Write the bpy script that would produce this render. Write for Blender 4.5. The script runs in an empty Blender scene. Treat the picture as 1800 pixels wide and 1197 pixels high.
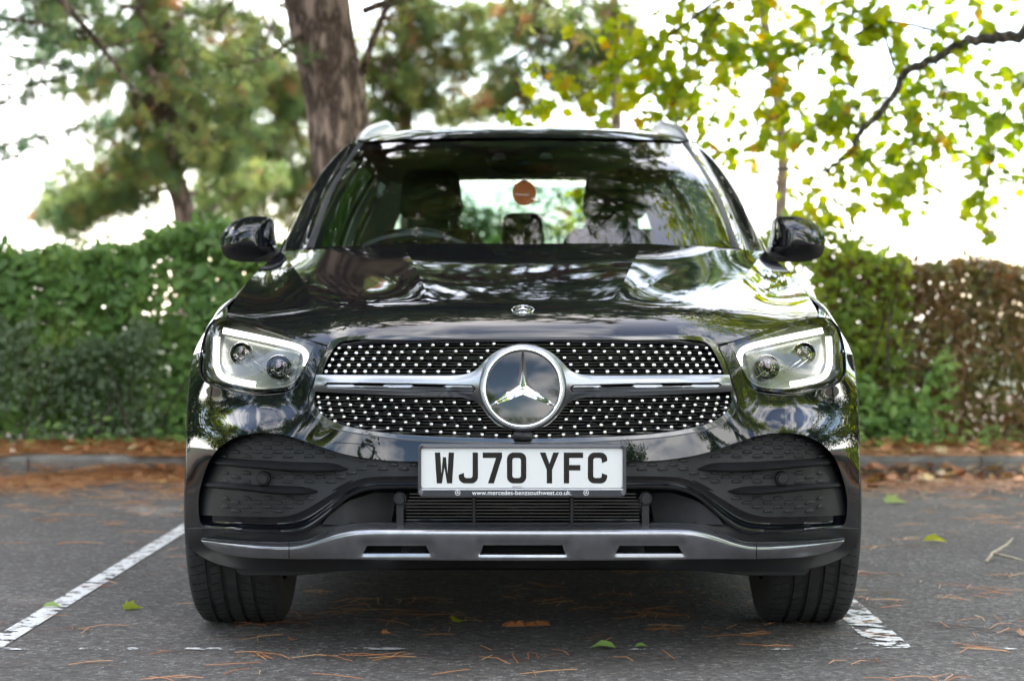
import bpy, bmesh, math, random
import numpy as np
from mathutils import Vector, Matrix, noise
from mathutils.geometry import delaunay_2d_cdt

random.seed(7)
rng = np.random.default_rng(7)
R = math.radians
scene = bpy.context.scene
COL = scene.collection

# ------------------------------------------------------------------ camera, sky, sun, exposure
D0, CAMH, F, CX, HY = 5.06, 0.893, 3466.0, 919.0, 563.0      # measured from the photograph (1800 px wide)
cam_data = bpy.data.cameras.new('camera')
cam = bpy.data.objects.new('camera', cam_data)
COL.objects.link(cam)
cam.location = (0, -D0, CAMH)
cam.rotation_euler = (R(90), 0, 0)
cam_data.sensor_width = 36.0
cam_data.lens = 36.0 * F / 1800.0
cam_data.shift_x = (900 - CX) / 1800.0
cam_data.shift_y = -(598.5 - HY) / 1800.0
cam_data.clip_end = 3000
cam_data.dof.use_dof = True
cam_data.dof.focus_distance = 5.15
cam_data.dof.aperture_fstop = 3.4
scene.camera = cam

SUN_EL, SUN_AZ = R(50), R(-12)          # azimuth measured from +Y (straight behind the car) towards +X
world = bpy.data.worlds.new('World')
scene.world = world
world.use_nodes = True
wn, wl = world.node_tree.nodes, world.node_tree.links
wn.clear()
w_out = wn.new('ShaderNodeOutputWorld')
w_bg = wn.new('ShaderNodeBackground')
w_bg.inputs['Strength'].default_value = 0.15
w_sky = wn.new('ShaderNodeTexSky')
w_sky.sky_type = 'NISHITA'
w_sky.sun_disc = False
w_sky.sun_elevation = SUN_EL
w_sky.sun_rotation = SUN_AZ
w_sky.altitude = 0
w_sky.air_density = 1.0
w_sky.dust_density = 1.6
w_sky.ozone_density = 1.0
w_tc = wn.new('ShaderNodeTexCoord')
w_map = wn.new('ShaderNodeMapping')
w_map.inputs['Scale'].default_value = (1.6, 1.6, 4.2)
w_noise = wn.new('ShaderNodeTexNoise')
w_noise.inputs['Scale'].default_value = 1.7
w_noise.inputs['Detail'].default_value = 7
w_noise.inputs['Roughness'].default_value = 0.55
w_ramp = wn.new('ShaderNodeValToRGB')
w_ramp.color_ramp.elements[0].position = 0.45
w_ramp.color_ramp.elements[1].position = 0.62
w_mix = wn.new('ShaderNodeMixRGB')
w_mix.inputs['Color2'].default_value = (12.5, 12.3, 12.1, 1)      # daylit cloud radiance in the sky's own units
wl.new(w_tc.outputs['Generated'], w_map.inputs['Vector'])
wl.new(w_map.outputs['Vector'], w_noise.inputs['Vector'])
wl.new(w_noise.outputs['Fac'], w_ramp.inputs['Fac'])
wl.new(w_ramp.outputs['Color'], w_mix.inputs['Fac'])
wl.new(w_sky.outputs['Color'], w_mix.inputs['Color1'])
wl.new(w_mix.outputs['Color'], w_bg.inputs['Color'])
wl.new(w_bg.outputs['Background'], w_out.inputs['Surface'])

sun_data = bpy.data.lights.new('sun', 'SUN')
sun_data.energy = 2.8
sun_data.angle = R(0.53)
sun_data.color = (1.0, 0.94, 0.84)
sun = bpy.data.objects.new('sun', sun_data)
COL.objects.link(sun)
to_sun = Vector((math.sin(SUN_AZ) * math.cos(SUN_EL), math.cos(SUN_AZ) * math.cos(SUN_EL), math.sin(SUN_EL)))
sun.rotation_euler = to_sun.to_track_quat('Z', 'Y').to_euler()
sun.location = (4, 12, 14)

scene.view_settings.view_transform = 'Standard'
scene.view_settings.look = 'None'
scene.view_settings.exposure = 2.15
scene.view_settings.gamma = 1.0
scene.view_settings.use_curve_mapping = False
scene.cycles.use_denoising = True
scene.cycles.max_bounces = 10
scene.cycles.transparent_max_bounces = 12
scene.cycles.sample_clamp_indirect = 8.0

# ------------------------------------------------------------------ materials
def nodes_of(name):
    m = bpy.data.materials.new(name)
    m.use_nodes = True
    nt = m.node_tree
    b = next(n for n in nt.nodes if n.type == 'BSDF_PRINCIPLED')
    return m, nt, b

def setp(b, **kw):
    for k, v in kw.items():
        b.inputs[k.replace('_', ' ')].default_value = v

def simple(name, col, rough=0.5, metal=0.0, spec=0.5, coat=0.0, bump=0.0, bscale=200.0, var=0.0, vscale=20.0):
    m, nt, b = nodes_of(name)
    b.inputs['Base Color'].default_value = (*col, 1)
    b.inputs['Roughness'].default_value = rough
    b.inputs['Metallic'].default_value = metal
    b.inputs['Specular IOR Level'].default_value = spec
    b.inputs['Coat Weight'].default_value = coat
    b.inputs['Coat Roughness'].default_value = 0.02
    tc = nt.nodes.new('ShaderNodeTexCoord')
    if var > 0:
        n = nt.nodes.new('ShaderNodeTexNoise')
        n.inputs['Scale'].default_value = vscale
        n.inputs['Detail'].default_value = 6
        nt.links.new(tc.outputs['Object'], n.inputs['Vector'])
        r = nt.nodes.new('ShaderNodeValToRGB')
        r.color_ramp.elements[0].position = 0.3
        r.color_ramp.elements[1].position = 0.7
        r.color_ramp.elements[0].color = (*[c * (1 - var) for c in col], 1)
        r.color_ramp.elements[1].color = (*[min(1, c * (1 + var)) for c in col], 1)
        nt.links.new(n.outputs['Fac'], r.inputs['Fac'])
        nt.links.new(r.outputs['Color'], b.inputs['Base Color'])
    if bump > 0:
        n2 = nt.nodes.new('ShaderNodeTexNoise')
        n2.inputs['Scale'].default_value = bscale
        n2.inputs['Detail'].default_value = 4
        nt.links.new(tc.outputs['Object'], n2.inputs['Vector'])
        bp = nt.nodes.new('ShaderNodeBump')
        bp.inputs['Strength'].default_value = bump
        bp.inputs['Distance'].default_value = 0.002
        nt.links.new(n2.outputs['Fac'], bp.inputs['Height'])
        nt.links.new(bp.outputs['Normal'], b.inputs['Normal'])
    return m

def paint_material(name, dust=0.0):
    m, nt, b = nodes_of(name)
    setp(b, Base_Color=(0.0035, 0.0038, 0.0055, 1), Roughness=0.25, Metallic=0.0, Coat_Weight=1.0, Coat_Roughness=0.012, Coat_IOR=1.5)
    b.inputs['Specular IOR Level'].default_value = 0.0
    tc = nt.nodes.new('ShaderNodeTexCoord')
    n = nt.nodes.new('ShaderNodeTexNoise')
    n.inputs['Scale'].default_value = 9
    n.inputs['Detail'].default_value = 3
    nt.links.new(tc.outputs['Object'], n.inputs['Vector'])
    bp = nt.nodes.new('ShaderNodeBump')
    bp.inputs['Strength'].default_value = 0.03
    bp.inputs['Distance'].default_value = 0.004
    nt.links.new(n.outputs['Fac'], bp.inputs['Height'])
    nt.links.new(bp.outputs['Normal'], b.inputs['Coat Normal'])
    # fine road dust and specks
    sp = nt.nodes.new('ShaderNodeTexNoise')
    sp.inputs['Scale'].default_value = 420
    sp.inputs['Detail'].default_value = 2
    nt.links.new(tc.outputs['Object'], sp.inputs['Vector'])
    big = nt.nodes.new('ShaderNodeTexNoise')
    big.inputs['Scale'].default_value = 5
    big.inputs['Detail'].default_value = 5
    nt.links.new(tc.outputs['Object'], big.inputs['Vector'])
    r1 = nt.nodes.new('ShaderNodeMapRange')
    r1.inputs['From Min'].default_value = 0.52
    r1.inputs['From Max'].default_value = 0.72
    nt.links.new(sp.outputs['Fac'], r1.inputs['Value'])
    mul = nt.nodes.new('ShaderNodeMath')
    mul.operation = 'MULTIPLY'
    nt.links.new(r1.outputs['Result'], mul.inputs[0])
    nt.links.new(big.outputs['Fac'], mul.inputs[1])
    mul2 = nt.nodes.new('ShaderNodeMath')
    mul2.operation = 'MULTIPLY'
    mul2.inputs[1].default_value = dust
    nt.links.new(mul.outputs[0], mul2.inputs[0])
    d = nt.nodes.new('ShaderNodeBsdfDiffuse')
    d.inputs['Color'].default_value = (0.16, 0.135, 0.11, 1)
    mx = nt.nodes.new('ShaderNodeMixShader')
    out = next(x for x in nt.nodes if x.type == 'OUTPUT_MATERIAL')
    nt.links.new(mul2.outputs[0], mx.inputs['Fac'])
    nt.links.new(b.outputs['BSDF'], mx.inputs[1])
    nt.links.new(d.outputs['BSDF'], mx.inputs[2])
    nt.links.new(mx.outputs['Shader'], out.inputs['Surface'])
    return m

def glass_material(name, tint, ior=1.5, rough=0.0):
    m = bpy.data.materials.new(name)
    m.use_nodes = True
    nt = m.node_tree
    nt.nodes.clear()
    out = nt.nodes.new('ShaderNodeOutputMaterial')
    t = nt.nodes.new('ShaderNodeBsdfTransparent')
    t.inputs['Color'].default_value = (*tint, 1)
    g = nt.nodes.new('ShaderNodeBsdfGlossy')
    g.inputs['Roughness'].default_value = rough
    fr = nt.nodes.new('ShaderNodeFresnel')
    fr.inputs['IOR'].default_value = ior
    mx = nt.nodes.new('ShaderNodeMixShader')
    nt.links.new(fr.outputs['Fac'], mx.inputs['Fac'])
    nt.links.new(t.outputs['BSDF'], mx.inputs[1])
    nt.links.new(g.outputs['BSDF'], mx.inputs[2])
    nt.links.new(mx.outputs['Shader'], out.inputs['Surface'])
    return m

def emit_material(name, col, strength):
    m = bpy.data.materials.new(name)
    m.use_nodes = True
    nt = m.node_tree
    nt.nodes.clear()
    out = nt.nodes.new('ShaderNodeOutputMaterial')
    e = nt.nodes.new('ShaderNodeEmission')
    e.inputs['Color'].default_value = (*col, 1)
    e.inputs['Strength'].default_value = strength
    nt.links.new(e.outputs['Emission'], out.inputs['Surface'])
    return m

def leaf_material(name, cols, trans=0.45, tcol_gain=1.6, rough=0.45, gloss=0.35, coat=0.0):
    """cols: colours along the per-leaf 'var' attribute, 0..1"""
    m = bpy.data.materials.new(name)
    m.use_nodes = True
    nt = m.node_tree
    nt.nodes.clear()
    out = nt.nodes.new('ShaderNodeOutputMaterial')
    at = nt.nodes.new('ShaderNodeAttribute')
    at.attribute_name = 'var'
    rp = nt.nodes.new('ShaderNodeValToRGB')
    el = rp.color_ramp.elements
    while len(el) < len(cols):
        el.new(0.5)
    for i, c in enumerate(cols):
        el[i].position = i / (len(cols) - 1)
        el[i].color = (*c, 1)
    nt.links.new(at.outputs['Fac'], rp.inputs['Fac'])
    p = nt.nodes.new('ShaderNodeBsdfPrincipled')
    p.inputs['Roughness'].default_value = rough
    p.inputs['Specular IOR Level'].default_value = gloss
    nt.links.new(rp.outputs['Color'], p.inputs['Base Color'])
    tr = nt.nodes.new('ShaderNodeBsdfTranslucent')
    hs = nt.nodes.new('ShaderNodeHueSaturation')
    hs.inputs['Hue'].default_value = 0.485
    hs.inputs['Saturation'].default_value = 1.1
    hs.inputs['Value'].default_value = tcol_gain
    nt.links.new(rp.outputs['Color'], hs.inputs['Color'])
    nt.links.new(hs.outputs['Color'], tr.inputs['Color'])
    mx = nt.nodes.new('ShaderNodeMixShader')
    mx.inputs['Fac'].default_value = trans
    nt.links.new(p.outputs['BSDF'], mx.inputs[1])
    nt.links.new(tr.outputs['BSDF'], mx.inputs[2])
    nt.links.new(mx.outputs['Shader'], out.inputs['Surface'])
    return m

def bark_material(name, c0, c1, scale=(14, 14, 3.0), bump=0.9):
    m, nt, b = nodes_of(name)
    b.inputs['Roughness'].default_value = 0.9
    b.inputs['Specular IOR Level'].default_value = 0.2
    tc = nt.nodes.new('ShaderNodeTexCoord')
    mp = nt.nodes.new('ShaderNodeMapping')
    mp.inputs['Scale'].default_value = scale
    nt.links.new(tc.outputs['Object'], mp.inputs['Vector'])
    v = nt.nodes.new('ShaderNodeTexVoronoi')
    v.feature = 'DISTANCE_TO_EDGE'
    v.inputs['Scale'].default_value = 1.0
    nz = nt.nodes.new('ShaderNodeTexNoise')
    nz.inputs['Scale'].default_value = 2.5
    nz.inputs['Detail'].default_value = 8
    nt.links.new(mp.outputs['Vector'], nz.inputs['Vector'])
    vm = nt.nodes.new('ShaderNodeVectorMath')
    vm.operation = 'MULTIPLY_ADD'
    vm.inputs[1].default_value = (1.4, 1.4, 1.4)
    nt.links.new(nz.outputs['Color'], vm.inputs[0])
    nt.links.new(mp.outputs['Vector'], vm.inputs[2])
    nt.links.new(vm.outputs['Vector'], v.inputs['Vector'])
    mr = nt.nodes.new('ShaderNodeMapRange')
    mr.inputs['From Max'].default_value = 0.25
    nt.links.new(v.outputs['Distance'], mr.inputs['Value'])
    mul = nt.nodes.new('ShaderNodeMath')
    mul.operation = 'MULTIPLY'
    nt.links.new(mr.outputs['Result'], mul.inputs[0])
    add = nt.nodes.new('ShaderNodeMath')
    add.operation = 'ADD'
    add.inputs[1].default_value = 0.35
    nt.links.new(nz.outputs['Fac'], add.inputs[0])
    nt.links.new(add.outputs[0], mul.inputs[1])
    rp = nt.nodes.new('ShaderNodeValToRGB')
    rp.color_ramp.elements[0].color = (*c0, 1)
    rp.color_ramp.elements[1].color = (*c1, 1)
    rp.color_ramp.elements[1].position = 0.9
    nt.links.new(mul.outputs[0], rp.inputs['Fac'])
    nt.links.new(rp.outputs['Color'], b.inputs['Base Color'])
    bp = nt.nodes.new('ShaderNodeBump')
    bp.inputs['Strength'].default_value = bump
    bp.inputs['Distance'].default_value = 0.03
    nt.links.new(mul.outputs[0], bp.inputs['Height'])
    nt.links.new(bp.outputs['Normal'], b.inputs['Normal'])
    return m

def asphalt_material():
    m, nt, b = nodes_of('asphalt')
    b.inputs['Roughness'].default_value = 0.85
    b.inputs['Specular IOR Level'].default_value = 0.3
    tc = nt.nodes.new('ShaderNodeTexCoord')
    v = nt.nodes.new('ShaderNodeTexVoronoi')
    v.inputs['Scale'].default_value = 70
    nt.links.new(tc.outputs['Object'], v.inputs['Vector'])
    n1 = nt.nodes.new('ShaderNodeTexNoise')
    n1.inputs['Scale'].default_value = 190
    n1.inputs['Detail'].default_value = 3
    nt.links.new(tc.outputs['Object'], n1.inputs['Vector'])
    n2 = nt.nodes.new('ShaderNodeTexNoise')
    n2.inputs['Scale'].default_value = 1.3
    n2.inputs['Detail'].default_value = 9
    n2.inputs['Roughness'].default_value = 0.65
    nt.links.new(tc.outputs['Object'], n2.inputs['Vector'])
    r = nt.nodes.new('ShaderNodeValToRGB')
    e = r.color_ramp.elements
    e[0].position, e[0].color = 0.15, (0.040, 0.0365, 0.0345, 1)
    e[1].position, e[1].color = 0.62, (0.118, 0.109, 0.104, 1)
    x = e.new(0.76)
    x.color = (0.38, 0.36, 0.34, 1)
    mixv = nt.nodes.new('ShaderNodeMath')
    mixv.operation = 'MULTIPLY_ADD'
    mixv.inputs[1].default_value = 0.54
    nt.links.new(n1.outputs['Fac'], mixv.inputs[0])
    sep = nt.nodes.new('ShaderNodeSeparateColor')
    nt.links.new(v.outputs['Color'], sep.inputs['Color'])
    s2 = nt.nodes.new('ShaderNodeMath')
    s2.operation = 'MULTIPLY'
    s2.inputs[1].default_value = 0.38
    nt.links.new(sep.outputs['Red'], s2.inputs[0])
    nt.links.new(s2.outputs[0], mixv.inputs[2])
    nt.links.new(mixv.outputs[0], r.inputs['Fac'])
    mul = nt.nodes.new('ShaderNodeMixRGB')
    mul.blend_type = 'MULTIPLY'
    mul.inputs['Fac'].default_value = 0.6
    r2 = nt.nodes.new('ShaderNodeValToRGB')
    r2.color_ramp.elements[0].position = 0.3
    r2.color_ramp.elements[0].color = (0.55, 0.535, 0.52, 1)
    r2.color_ramp.elements[1].position = 0.68
    r2.color_ramp.elements[1].color = (1.15, 1.13, 1.12, 1)
    nt.links.new(n2.outputs['Fac'], r2.inputs['Fac'])
    nt.links.new(r.outputs['Color'], mul.inputs['Color1'])
    nt.links.new(r2.outputs['Color'], mul.inputs['Color2'])
    nt.links.new(mul.outputs['Color'], b.inputs['Base Color'])
    bp = nt.nodes.new('ShaderNodeBump')
    bp.inputs['Strength'].default_value = 0.9
    bp.inputs['Distance'].default_value = 0.006
    add = nt.nodes.new('ShaderNodeMath')
    add.operation = 'ADD'
    nt.links.new(v.outputs['Distance'], add.inputs[0])
    nt.links.new(n1.outputs['Fac'], add.inputs[1])
    nt.links.new(add.outputs[0], bp.inputs['Height'])
    nt.links.new(bp.outputs['Normal'], b.inputs['Normal'])
    return m

def worn_paint_material(name, lo, hi, col=(0.55, 0.545, 0.535), scale=20.0):
    """road paint, worn through to the asphalt below in patches"""
    m, nt, b = nodes_of(name)
    b.inputs['Base Color'].default_value = (*col, 1)
    b.inputs['Roughness'].default_value = 0.75
    tc = nt.nodes.new('ShaderNodeTexCoord')
    n = nt.nodes.new('ShaderNodeTexNoise')
    n.inputs['Scale'].default_value = scale
    n.inputs['Detail'].default_value = 10
    n.inputs['Roughness'].default_value = 0.72
    nt.links.new(tc.outputs['Object'], n.inputs['Vector'])
    mr = nt.nodes.new('ShaderNodeMapRange')
    mr.inputs['From Min'].default_value = lo
    mr.inputs['From Max'].default_value = hi
    nt.links.new(n.outputs['Fac'], mr.inputs['Value'])
    t = nt.nodes.new('ShaderNodeBsdfTransparent')
    mx = nt.nodes.new('ShaderNodeMixShader')
    out = next(x for x in nt.nodes if x.type == 'OUTPUT_MATERIAL')
    nt.links.new(mr.outputs['Result'], mx.inputs['Fac'])
    nt.links.new(t.outputs['BSDF'], mx.inputs[1])
    nt.links.new(b.outputs['BSDF'], mx.inputs[2])
    nt.links.new(mx.outputs['Shader'], out.inputs['Surface'])
    return m

M = {}
M['paint'] = paint_material('black_car_paint', 0.02)
M['paint_dusty'] = paint_material('black_car_paint_dusty', 0.07)
M['plastic'] = simple('black_plastic', (0.009, 0.009, 0.010), 0.42, spec=0.28, bump=0.25, bscale=500, var=0.2, vscale=14)
M['plastic_grey'] = simple('grey_plastic', (0.0105, 0.0105, 0.0118), 0.5, spec=0.28, bump=0.3, bscale=600, var=0.3, vscale=18)
M['gloss_black'] = simple('gloss_black_trim', (0.006, 0.006, 0.008), 0.12, coat=1.0)
M['void'] = simple('dark_cavity', (0.004, 0.004, 0.004), 0.9, spec=0.1)
M['satin'] = simple('satin_silver', (0.255, 0.265, 0.275), 0.30, metal=1.0)
M['chrome'] = simple('chrome', (0.80, 0.80, 0.80), 0.05, metal=1.0)
M['stud'] = simple('chrome_stud', (0.70, 0.69, 0.67), 0.22, metal=1.0)
M['skid'] = simple('brushed_silver_trim', (0.23, 0.235, 0.25), 0.23, metal=0.9, var=0.12, vscale=30)
M['rail'] = simple('anodised_rail', (0.36, 0.36, 0.365), 0.32, metal=0.8)
M['rubber'] = simple('tyre_rubber', (0.022, 0.0215, 0.021), 0.68, spec=0.3, bump=0.5, bscale=180, var=0.35, vscale=30)
M['rim'] = simple('alloy_rim', (0.10, 0.10, 0.11), 0.25, metal=0.9)
M['plate'] = simple('white_plate', (0.54, 0.545, 0.54), 0.16, coat=0.35)
M['plate_black'] = simple('plate_character', (0.005, 0.005, 0.005), 0.06)
M['white_print'] = simple('white_print', (0.7, 0.7, 0.72), 0.5)
M['grey_print'] = simple('grey_print', (0.16, 0.16, 0.17), 0.5)
M['frame'] = simple('plate_frame', (0.035, 0.036, 0.042), 0.35)
M['glass'] = glass_material('window_glass', (0.34, 0.44, 0.43), 1.5)
M['side_glass'] = glass_material('dark_side_glass', (0.02, 0.028, 0.028), 1.5)
M['screen'] = glass_material('windscreen_glass', (0.70, 0.79, 0.77), 1.55)
M['lens'] = glass_material('headlamp_cover', (0.93, 0.95, 0.95), 1.5)
M['drl'] = emit_material('running_light', (1.0, 0.985, 0.93), 3.0)
_nt = M['drl'].node_tree
_at = _nt.nodes.new('ShaderNodeAttribute'); _at.attribute_name = 'glow'
_nt.links.new(_at.outputs['Fac'], next(n for n in _nt.nodes if n.type == 'EMISSION').inputs['Strength'])
M['reflector'] = simple('lamp_reflector', (0.34, 0.345, 0.34), 0.14, metal=0.9)
M['lamp_dark'] = simple('lamp_bezel', (0.20, 0.205, 0.185), 0.25, metal=0.6)
mm, nt_, bb_ = nodes_of('projector_lens')
setp(bb_, Base_Color=(0.03, 0.035, 0.04, 1), Roughness=0.03, Coat_Weight=1.0)
bb_.inputs['Metallic'].default_value = 0.6
bb_.inputs['Thin Film Thickness'].default_value = 420
bb_.inputs['Thin Film IOR'].default_value = 1.8
M['projector'] = mm
M['interior'] = simple('interior_black', (0.012, 0.012, 0.013), 0.6, bump=0.2, bscale=300)
M['leather'] = simple('seat_leather', (0.008, 0.008, 0.0085), 0.6, spec=0.25, bump=0.3, bscale=220)
M['orange'] = leaf_material('orange_card', [(0.95, 0.235, 0.07), (0.95, 0.235, 0.07)], 0.15, 1.0, 0.5)
M['tail'] = simple('tail_lamp_red', (0.25, 0.01, 0.012), 0.1, coat=1.0)
M['blue'] = simple('blue_reflection_gloss', (0.02, 0.10, 0.28), 0.08, coat=1.0)  # colour for the painted blue reflection on the mirror pod
M['asphalt'] = asphalt_material()
M['line'] = worn_paint_material('worn_white_line', 0.43, 0.475)
M['line_worn'] = worn_paint_material('worn_line_broken', 0.47, 0.51, scale=13)
M['line_thin'] = worn_paint_material('very_worn_line', 0.555, 0.60, scale=6)
M['rough_grass'] = simple('rough_grass', (0.045, 0.055, 0.022), 0.95, var=0.4, vscale=3)
M['kerb'] = simple('kerb_concrete', (0.13, 0.125, 0.115), 0.9, bump=0.8, bscale=90, var=0.35, vscale=9)
M['soil'] = simple('soil', (0.075, 0.045, 0.028), 0.95, bump=1.0, bscale=40, var=0.5, vscale=12)
M['pine_bark'] = bark_material('pine_bark', (0.075, 0.05, 0.04), (0.36, 0.26, 0.215), (9, 9, 2.6), 0.9)
M['bark'] = bark_material('grey_bark', (0.03, 0.025, 0.02), (0.13, 0.11, 0.09), (20, 20, 6), 0.6)
M['bark_pale'] = bark_material('pale_bark', (0.14, 0.10, 0.085), (0.42, 0.34, 0.29), (18, 18, 9), 0.5)
M['needle'] = leaf_material('pine_needles', [(0.055, 0.11, 0.065), (0.095, 0.155, 0.065), (0.145, 0.185, 0.062), (0.20, 0.20, 0.065), (0.27, 0.15, 0.07)], 0.5, 2.4)
M['maple_leaf'] = leaf_material('maple_leaves', [(0.085, 0.155, 0.015), (0.165, 0.24, 0.018), (0.25, 0.31, 0.02), (0.33, 0.345, 0.02), (0.38, 0.22, 0.025)], 0.62, 2.3)
M['laurel'] = leaf_material('laurel_leaves', [(0.05, 0.10, 0.034), (0.09, 0.175, 0.046), (0.13, 0.23, 0.06), (0.18, 0.28, 0.07), (0.25, 0.28, 0.085)], 0.30, 1.6, 0.45, 0.35)
M['dusty_leaf'] = leaf_material('grey_green_leaves', [(0.05, 0.08, 0.04), (0.08, 0.125, 0.06), (0.11, 0.155, 0.08), (0.155, 0.185, 0.105)], 0.25, 1.5)
M['brown_hedge'] = leaf_material('browned_hedge_leaves', [(0.06, 0.07, 0.022), (0.11, 0.115, 0.03), (0.15, 0.11, 0.04), (0.19, 0.10, 0.045), (0.14, 0.155, 0.032)], 0.28, 1.7)
M['shrub_leaf'] = leaf_material('mixed_shrub_leaves', [(0.07, 0.125, 0.028), (0.13, 0.20, 0.035), (0.22, 0.28, 0.04), (0.33, 0.35, 0.04)], 0.48, 2.2)
M['dry_leaf'] = leaf_material('fallen_leaves', [(0.22, 0.085, 0.035), (0.32, 0.14, 0.06), (0.40, 0.20, 0.10), (0.36, 0.24, 0.05), (0.42, 0.32, 0.22)], 0.15, 1.2)
M['dry_needle'] = leaf_material('fallen_needles', [(0.24, 0.085, 0.032), (0.34, 0.135, 0.052), (0.40, 0.19, 0.08), (0.44, 0.28, 0.13)], 0.1, 1.2)
M['twig'] = simple('twig_wood', (0.30, 0.26, 0.19), 0.9, var=0.4, vscale=60)
M['cone'] = simple('pine_cone', (0.07, 0.045, 0.03), 0.9, bump=1.0, bscale=60)

# ------------------------------------------------------------------ object helpers
ORIGIN = {}

def link(o, parent=None):
    COL.objects.link(o)
    if parent is not None:
        o.parent = parent
        o.matrix_parent_inverse = Matrix.Translation(-Vector(ORIGIN.get(parent.name, (0, 0, 0))))
        ORIGIN[o.name] = (0, 0, 0) if o.type == 'MESH' else ORIGIN.get(o.name, (0, 0, 0))
    return o

def tag(o, label=None, cat=None, group=None, kind=None):
    if label: o['label'] = label
    if cat: o['category'] = cat
    if group: o['group'] = group
    if kind: o['kind'] = kind
    return o

def thing(name, label, cat, loc=(0, 0, 0), group=None):
    o = bpy.data.objects.new(name, None)
    o.empty_display_size = 0.2
    COL.objects.link(o)
    o.location = loc
    ORIGIN[o.name] = tuple(loc)
    return tag(o, label, cat, group)

def obj(name, verts, faces, mat, parent=None, smooth=True, sharp=40):
    me = bpy.data.meshes.new(name)
    me.from_pydata([tuple(map(float, v)) for v in verts], [], [tuple(int(i) for i in f) for f in faces])
    if mat is not None:
        me.materials.append(mat)
    if smooth:
        me.polygons.foreach_set('use_smooth', [True] * len(me.polygons))
        if sharp:
            me.set_sharp_from_angle(angle=R(sharp))
    me.update()
    o = bpy.data.objects.new(name, me)
    return link(o, parent)

def fast_obj(name, verts, faces, mat, parent=None, var=None, smooth=False):
    """verts (N,3), faces (M,k) numpy: big foliage meshes"""
    verts = np.asarray(verts, dtype=np.float32)
    faces = np.asarray(faces, dtype=np.int32)
    me = bpy.data.meshes.new(name)
    me.vertices.add(len(verts))
    me.vertices.foreach_set('co', verts.ravel())
    k = faces.shape[1]
    me.loops.add(faces.size)
    me.loops.foreach_set('vertex_index', faces.ravel())
    me.polygons.add(len(faces))
    me.polygons.foreach_set('loop_start', np.arange(0, faces.size, k, dtype=np.int32))
    if smooth:
        me.polygons.foreach_set('use_smooth', np.ones(len(faces), dtype=bool))
    if var is not None:
        a = me.attributes.new('var', 'FLOAT', 'POINT')
        a.data.foreach_set('value', np.asarray(var, dtype=np.float32))
    me.materials.append(mat)
    me.update(calc_edges=True)
    me.validate()
    o = bpy.data.objects.new(name, me)
    return link(o, parent)

class MB:
    """collects simple solids into one mesh"""
    def __init__(self):
        self.v, self.f = [], []
    def add(self, v, f):
        n = len(self.v)
        self.v += [tuple(p) for p in v]
        self.f += [tuple(i + n for i in q) for q in f]
    def box(self, x0, x1, y0, y1, z0, z1):
        self.add([(x0, y0, z0), (x1, y0, z0), (x1, y1, z0), (x0, y1, z0), (x0, y0, z1), (x1, y0, z1), (x1, y1, z1), (x0, y1, z1)],
                 [(0, 3, 2, 1), (4, 5, 6, 7), (0, 1, 5, 4), (1, 2, 6, 5), (2, 3, 7, 6), (3, 0, 4, 7)])
    def tube(self, pts, radii, n=8, cap=True, squash=None):
        pts = [Vector(p) for p in pts]
        if not hasattr(radii, '__len__'):
            radii = [radii] * len(pts)
        base = len(self.v)
        up = None
        for i, p in enumerate(pts):
            t = (pts[min(i + 1, len(pts) - 1)] - pts[max(i - 1, 0)])
            t = t.normalized() if t.length > 1e-9 else Vector((0, 0, 1))
            if up is None:
                up = t.orthogonal().normalized() if squash is None else (Vector(squash[2]) - t * t.dot(Vector(squash[2]))).normalized()
            else:
                up = (up - t * up.dot(t)).normalized()
            sd = t.cross(up)
            a, b = (1, 1) if squash is None else squash[:2]
            for k in range(n):
                th = 2 * math.pi * k / n
                q = p + (up * math.cos(th) * a + sd * math.sin(th) * b) * radii[i]
                self.v.append(tuple(q))
        for i in range(len(pts) - 1):
            for k in range(n):
                a0 = base + i * n + k
                a1 = base + i * n + (k + 1) % n
                self.f.append((a0, a1, a1 + n, a0 + n))
        if cap:
            self.f.append(tuple(base + k for k in range(n))[::-1])
            self.f.append(tuple(base + (len(pts) - 1) * n + k for k in range(n)))
    def lathe(self, profile, centre, axis='Y', n=32, closed=False):
        """profile: (along axis, radius)"""
        base = len(self.v)
        c = Vector(centre)
        for (a, r) in profile:
            for k in range(n):
                th = 2 * math.pi * k / n
                if axis == 'Y':
                    q = (c.x + r * math.cos(th), c.y + a, c.z + r * math.sin(th))
                elif axis == 'X':
                    q = (c.x + a, c.y + r * math.cos(th), c.z + r * math.sin(th))
                else:
                    q = (c.x + r * math.cos(th), c.y + r * math.sin(th), c.z + a)
                self.v.append(q)
        m = len(profile)
        for i in range(m if closed else m - 1):
            j = (i + 1) % m
            for k in range(n):
                k2 = (k + 1) % n
                self.f.append((base + i * n + k, base + i * n + k2, base + j * n + k2, base + j * n + k))
    def build(self, name, mat, parent=None, smooth=True, sharp=40):
        return obj(name, self.v, self.f, mat, parent, smooth, sharp)

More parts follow.
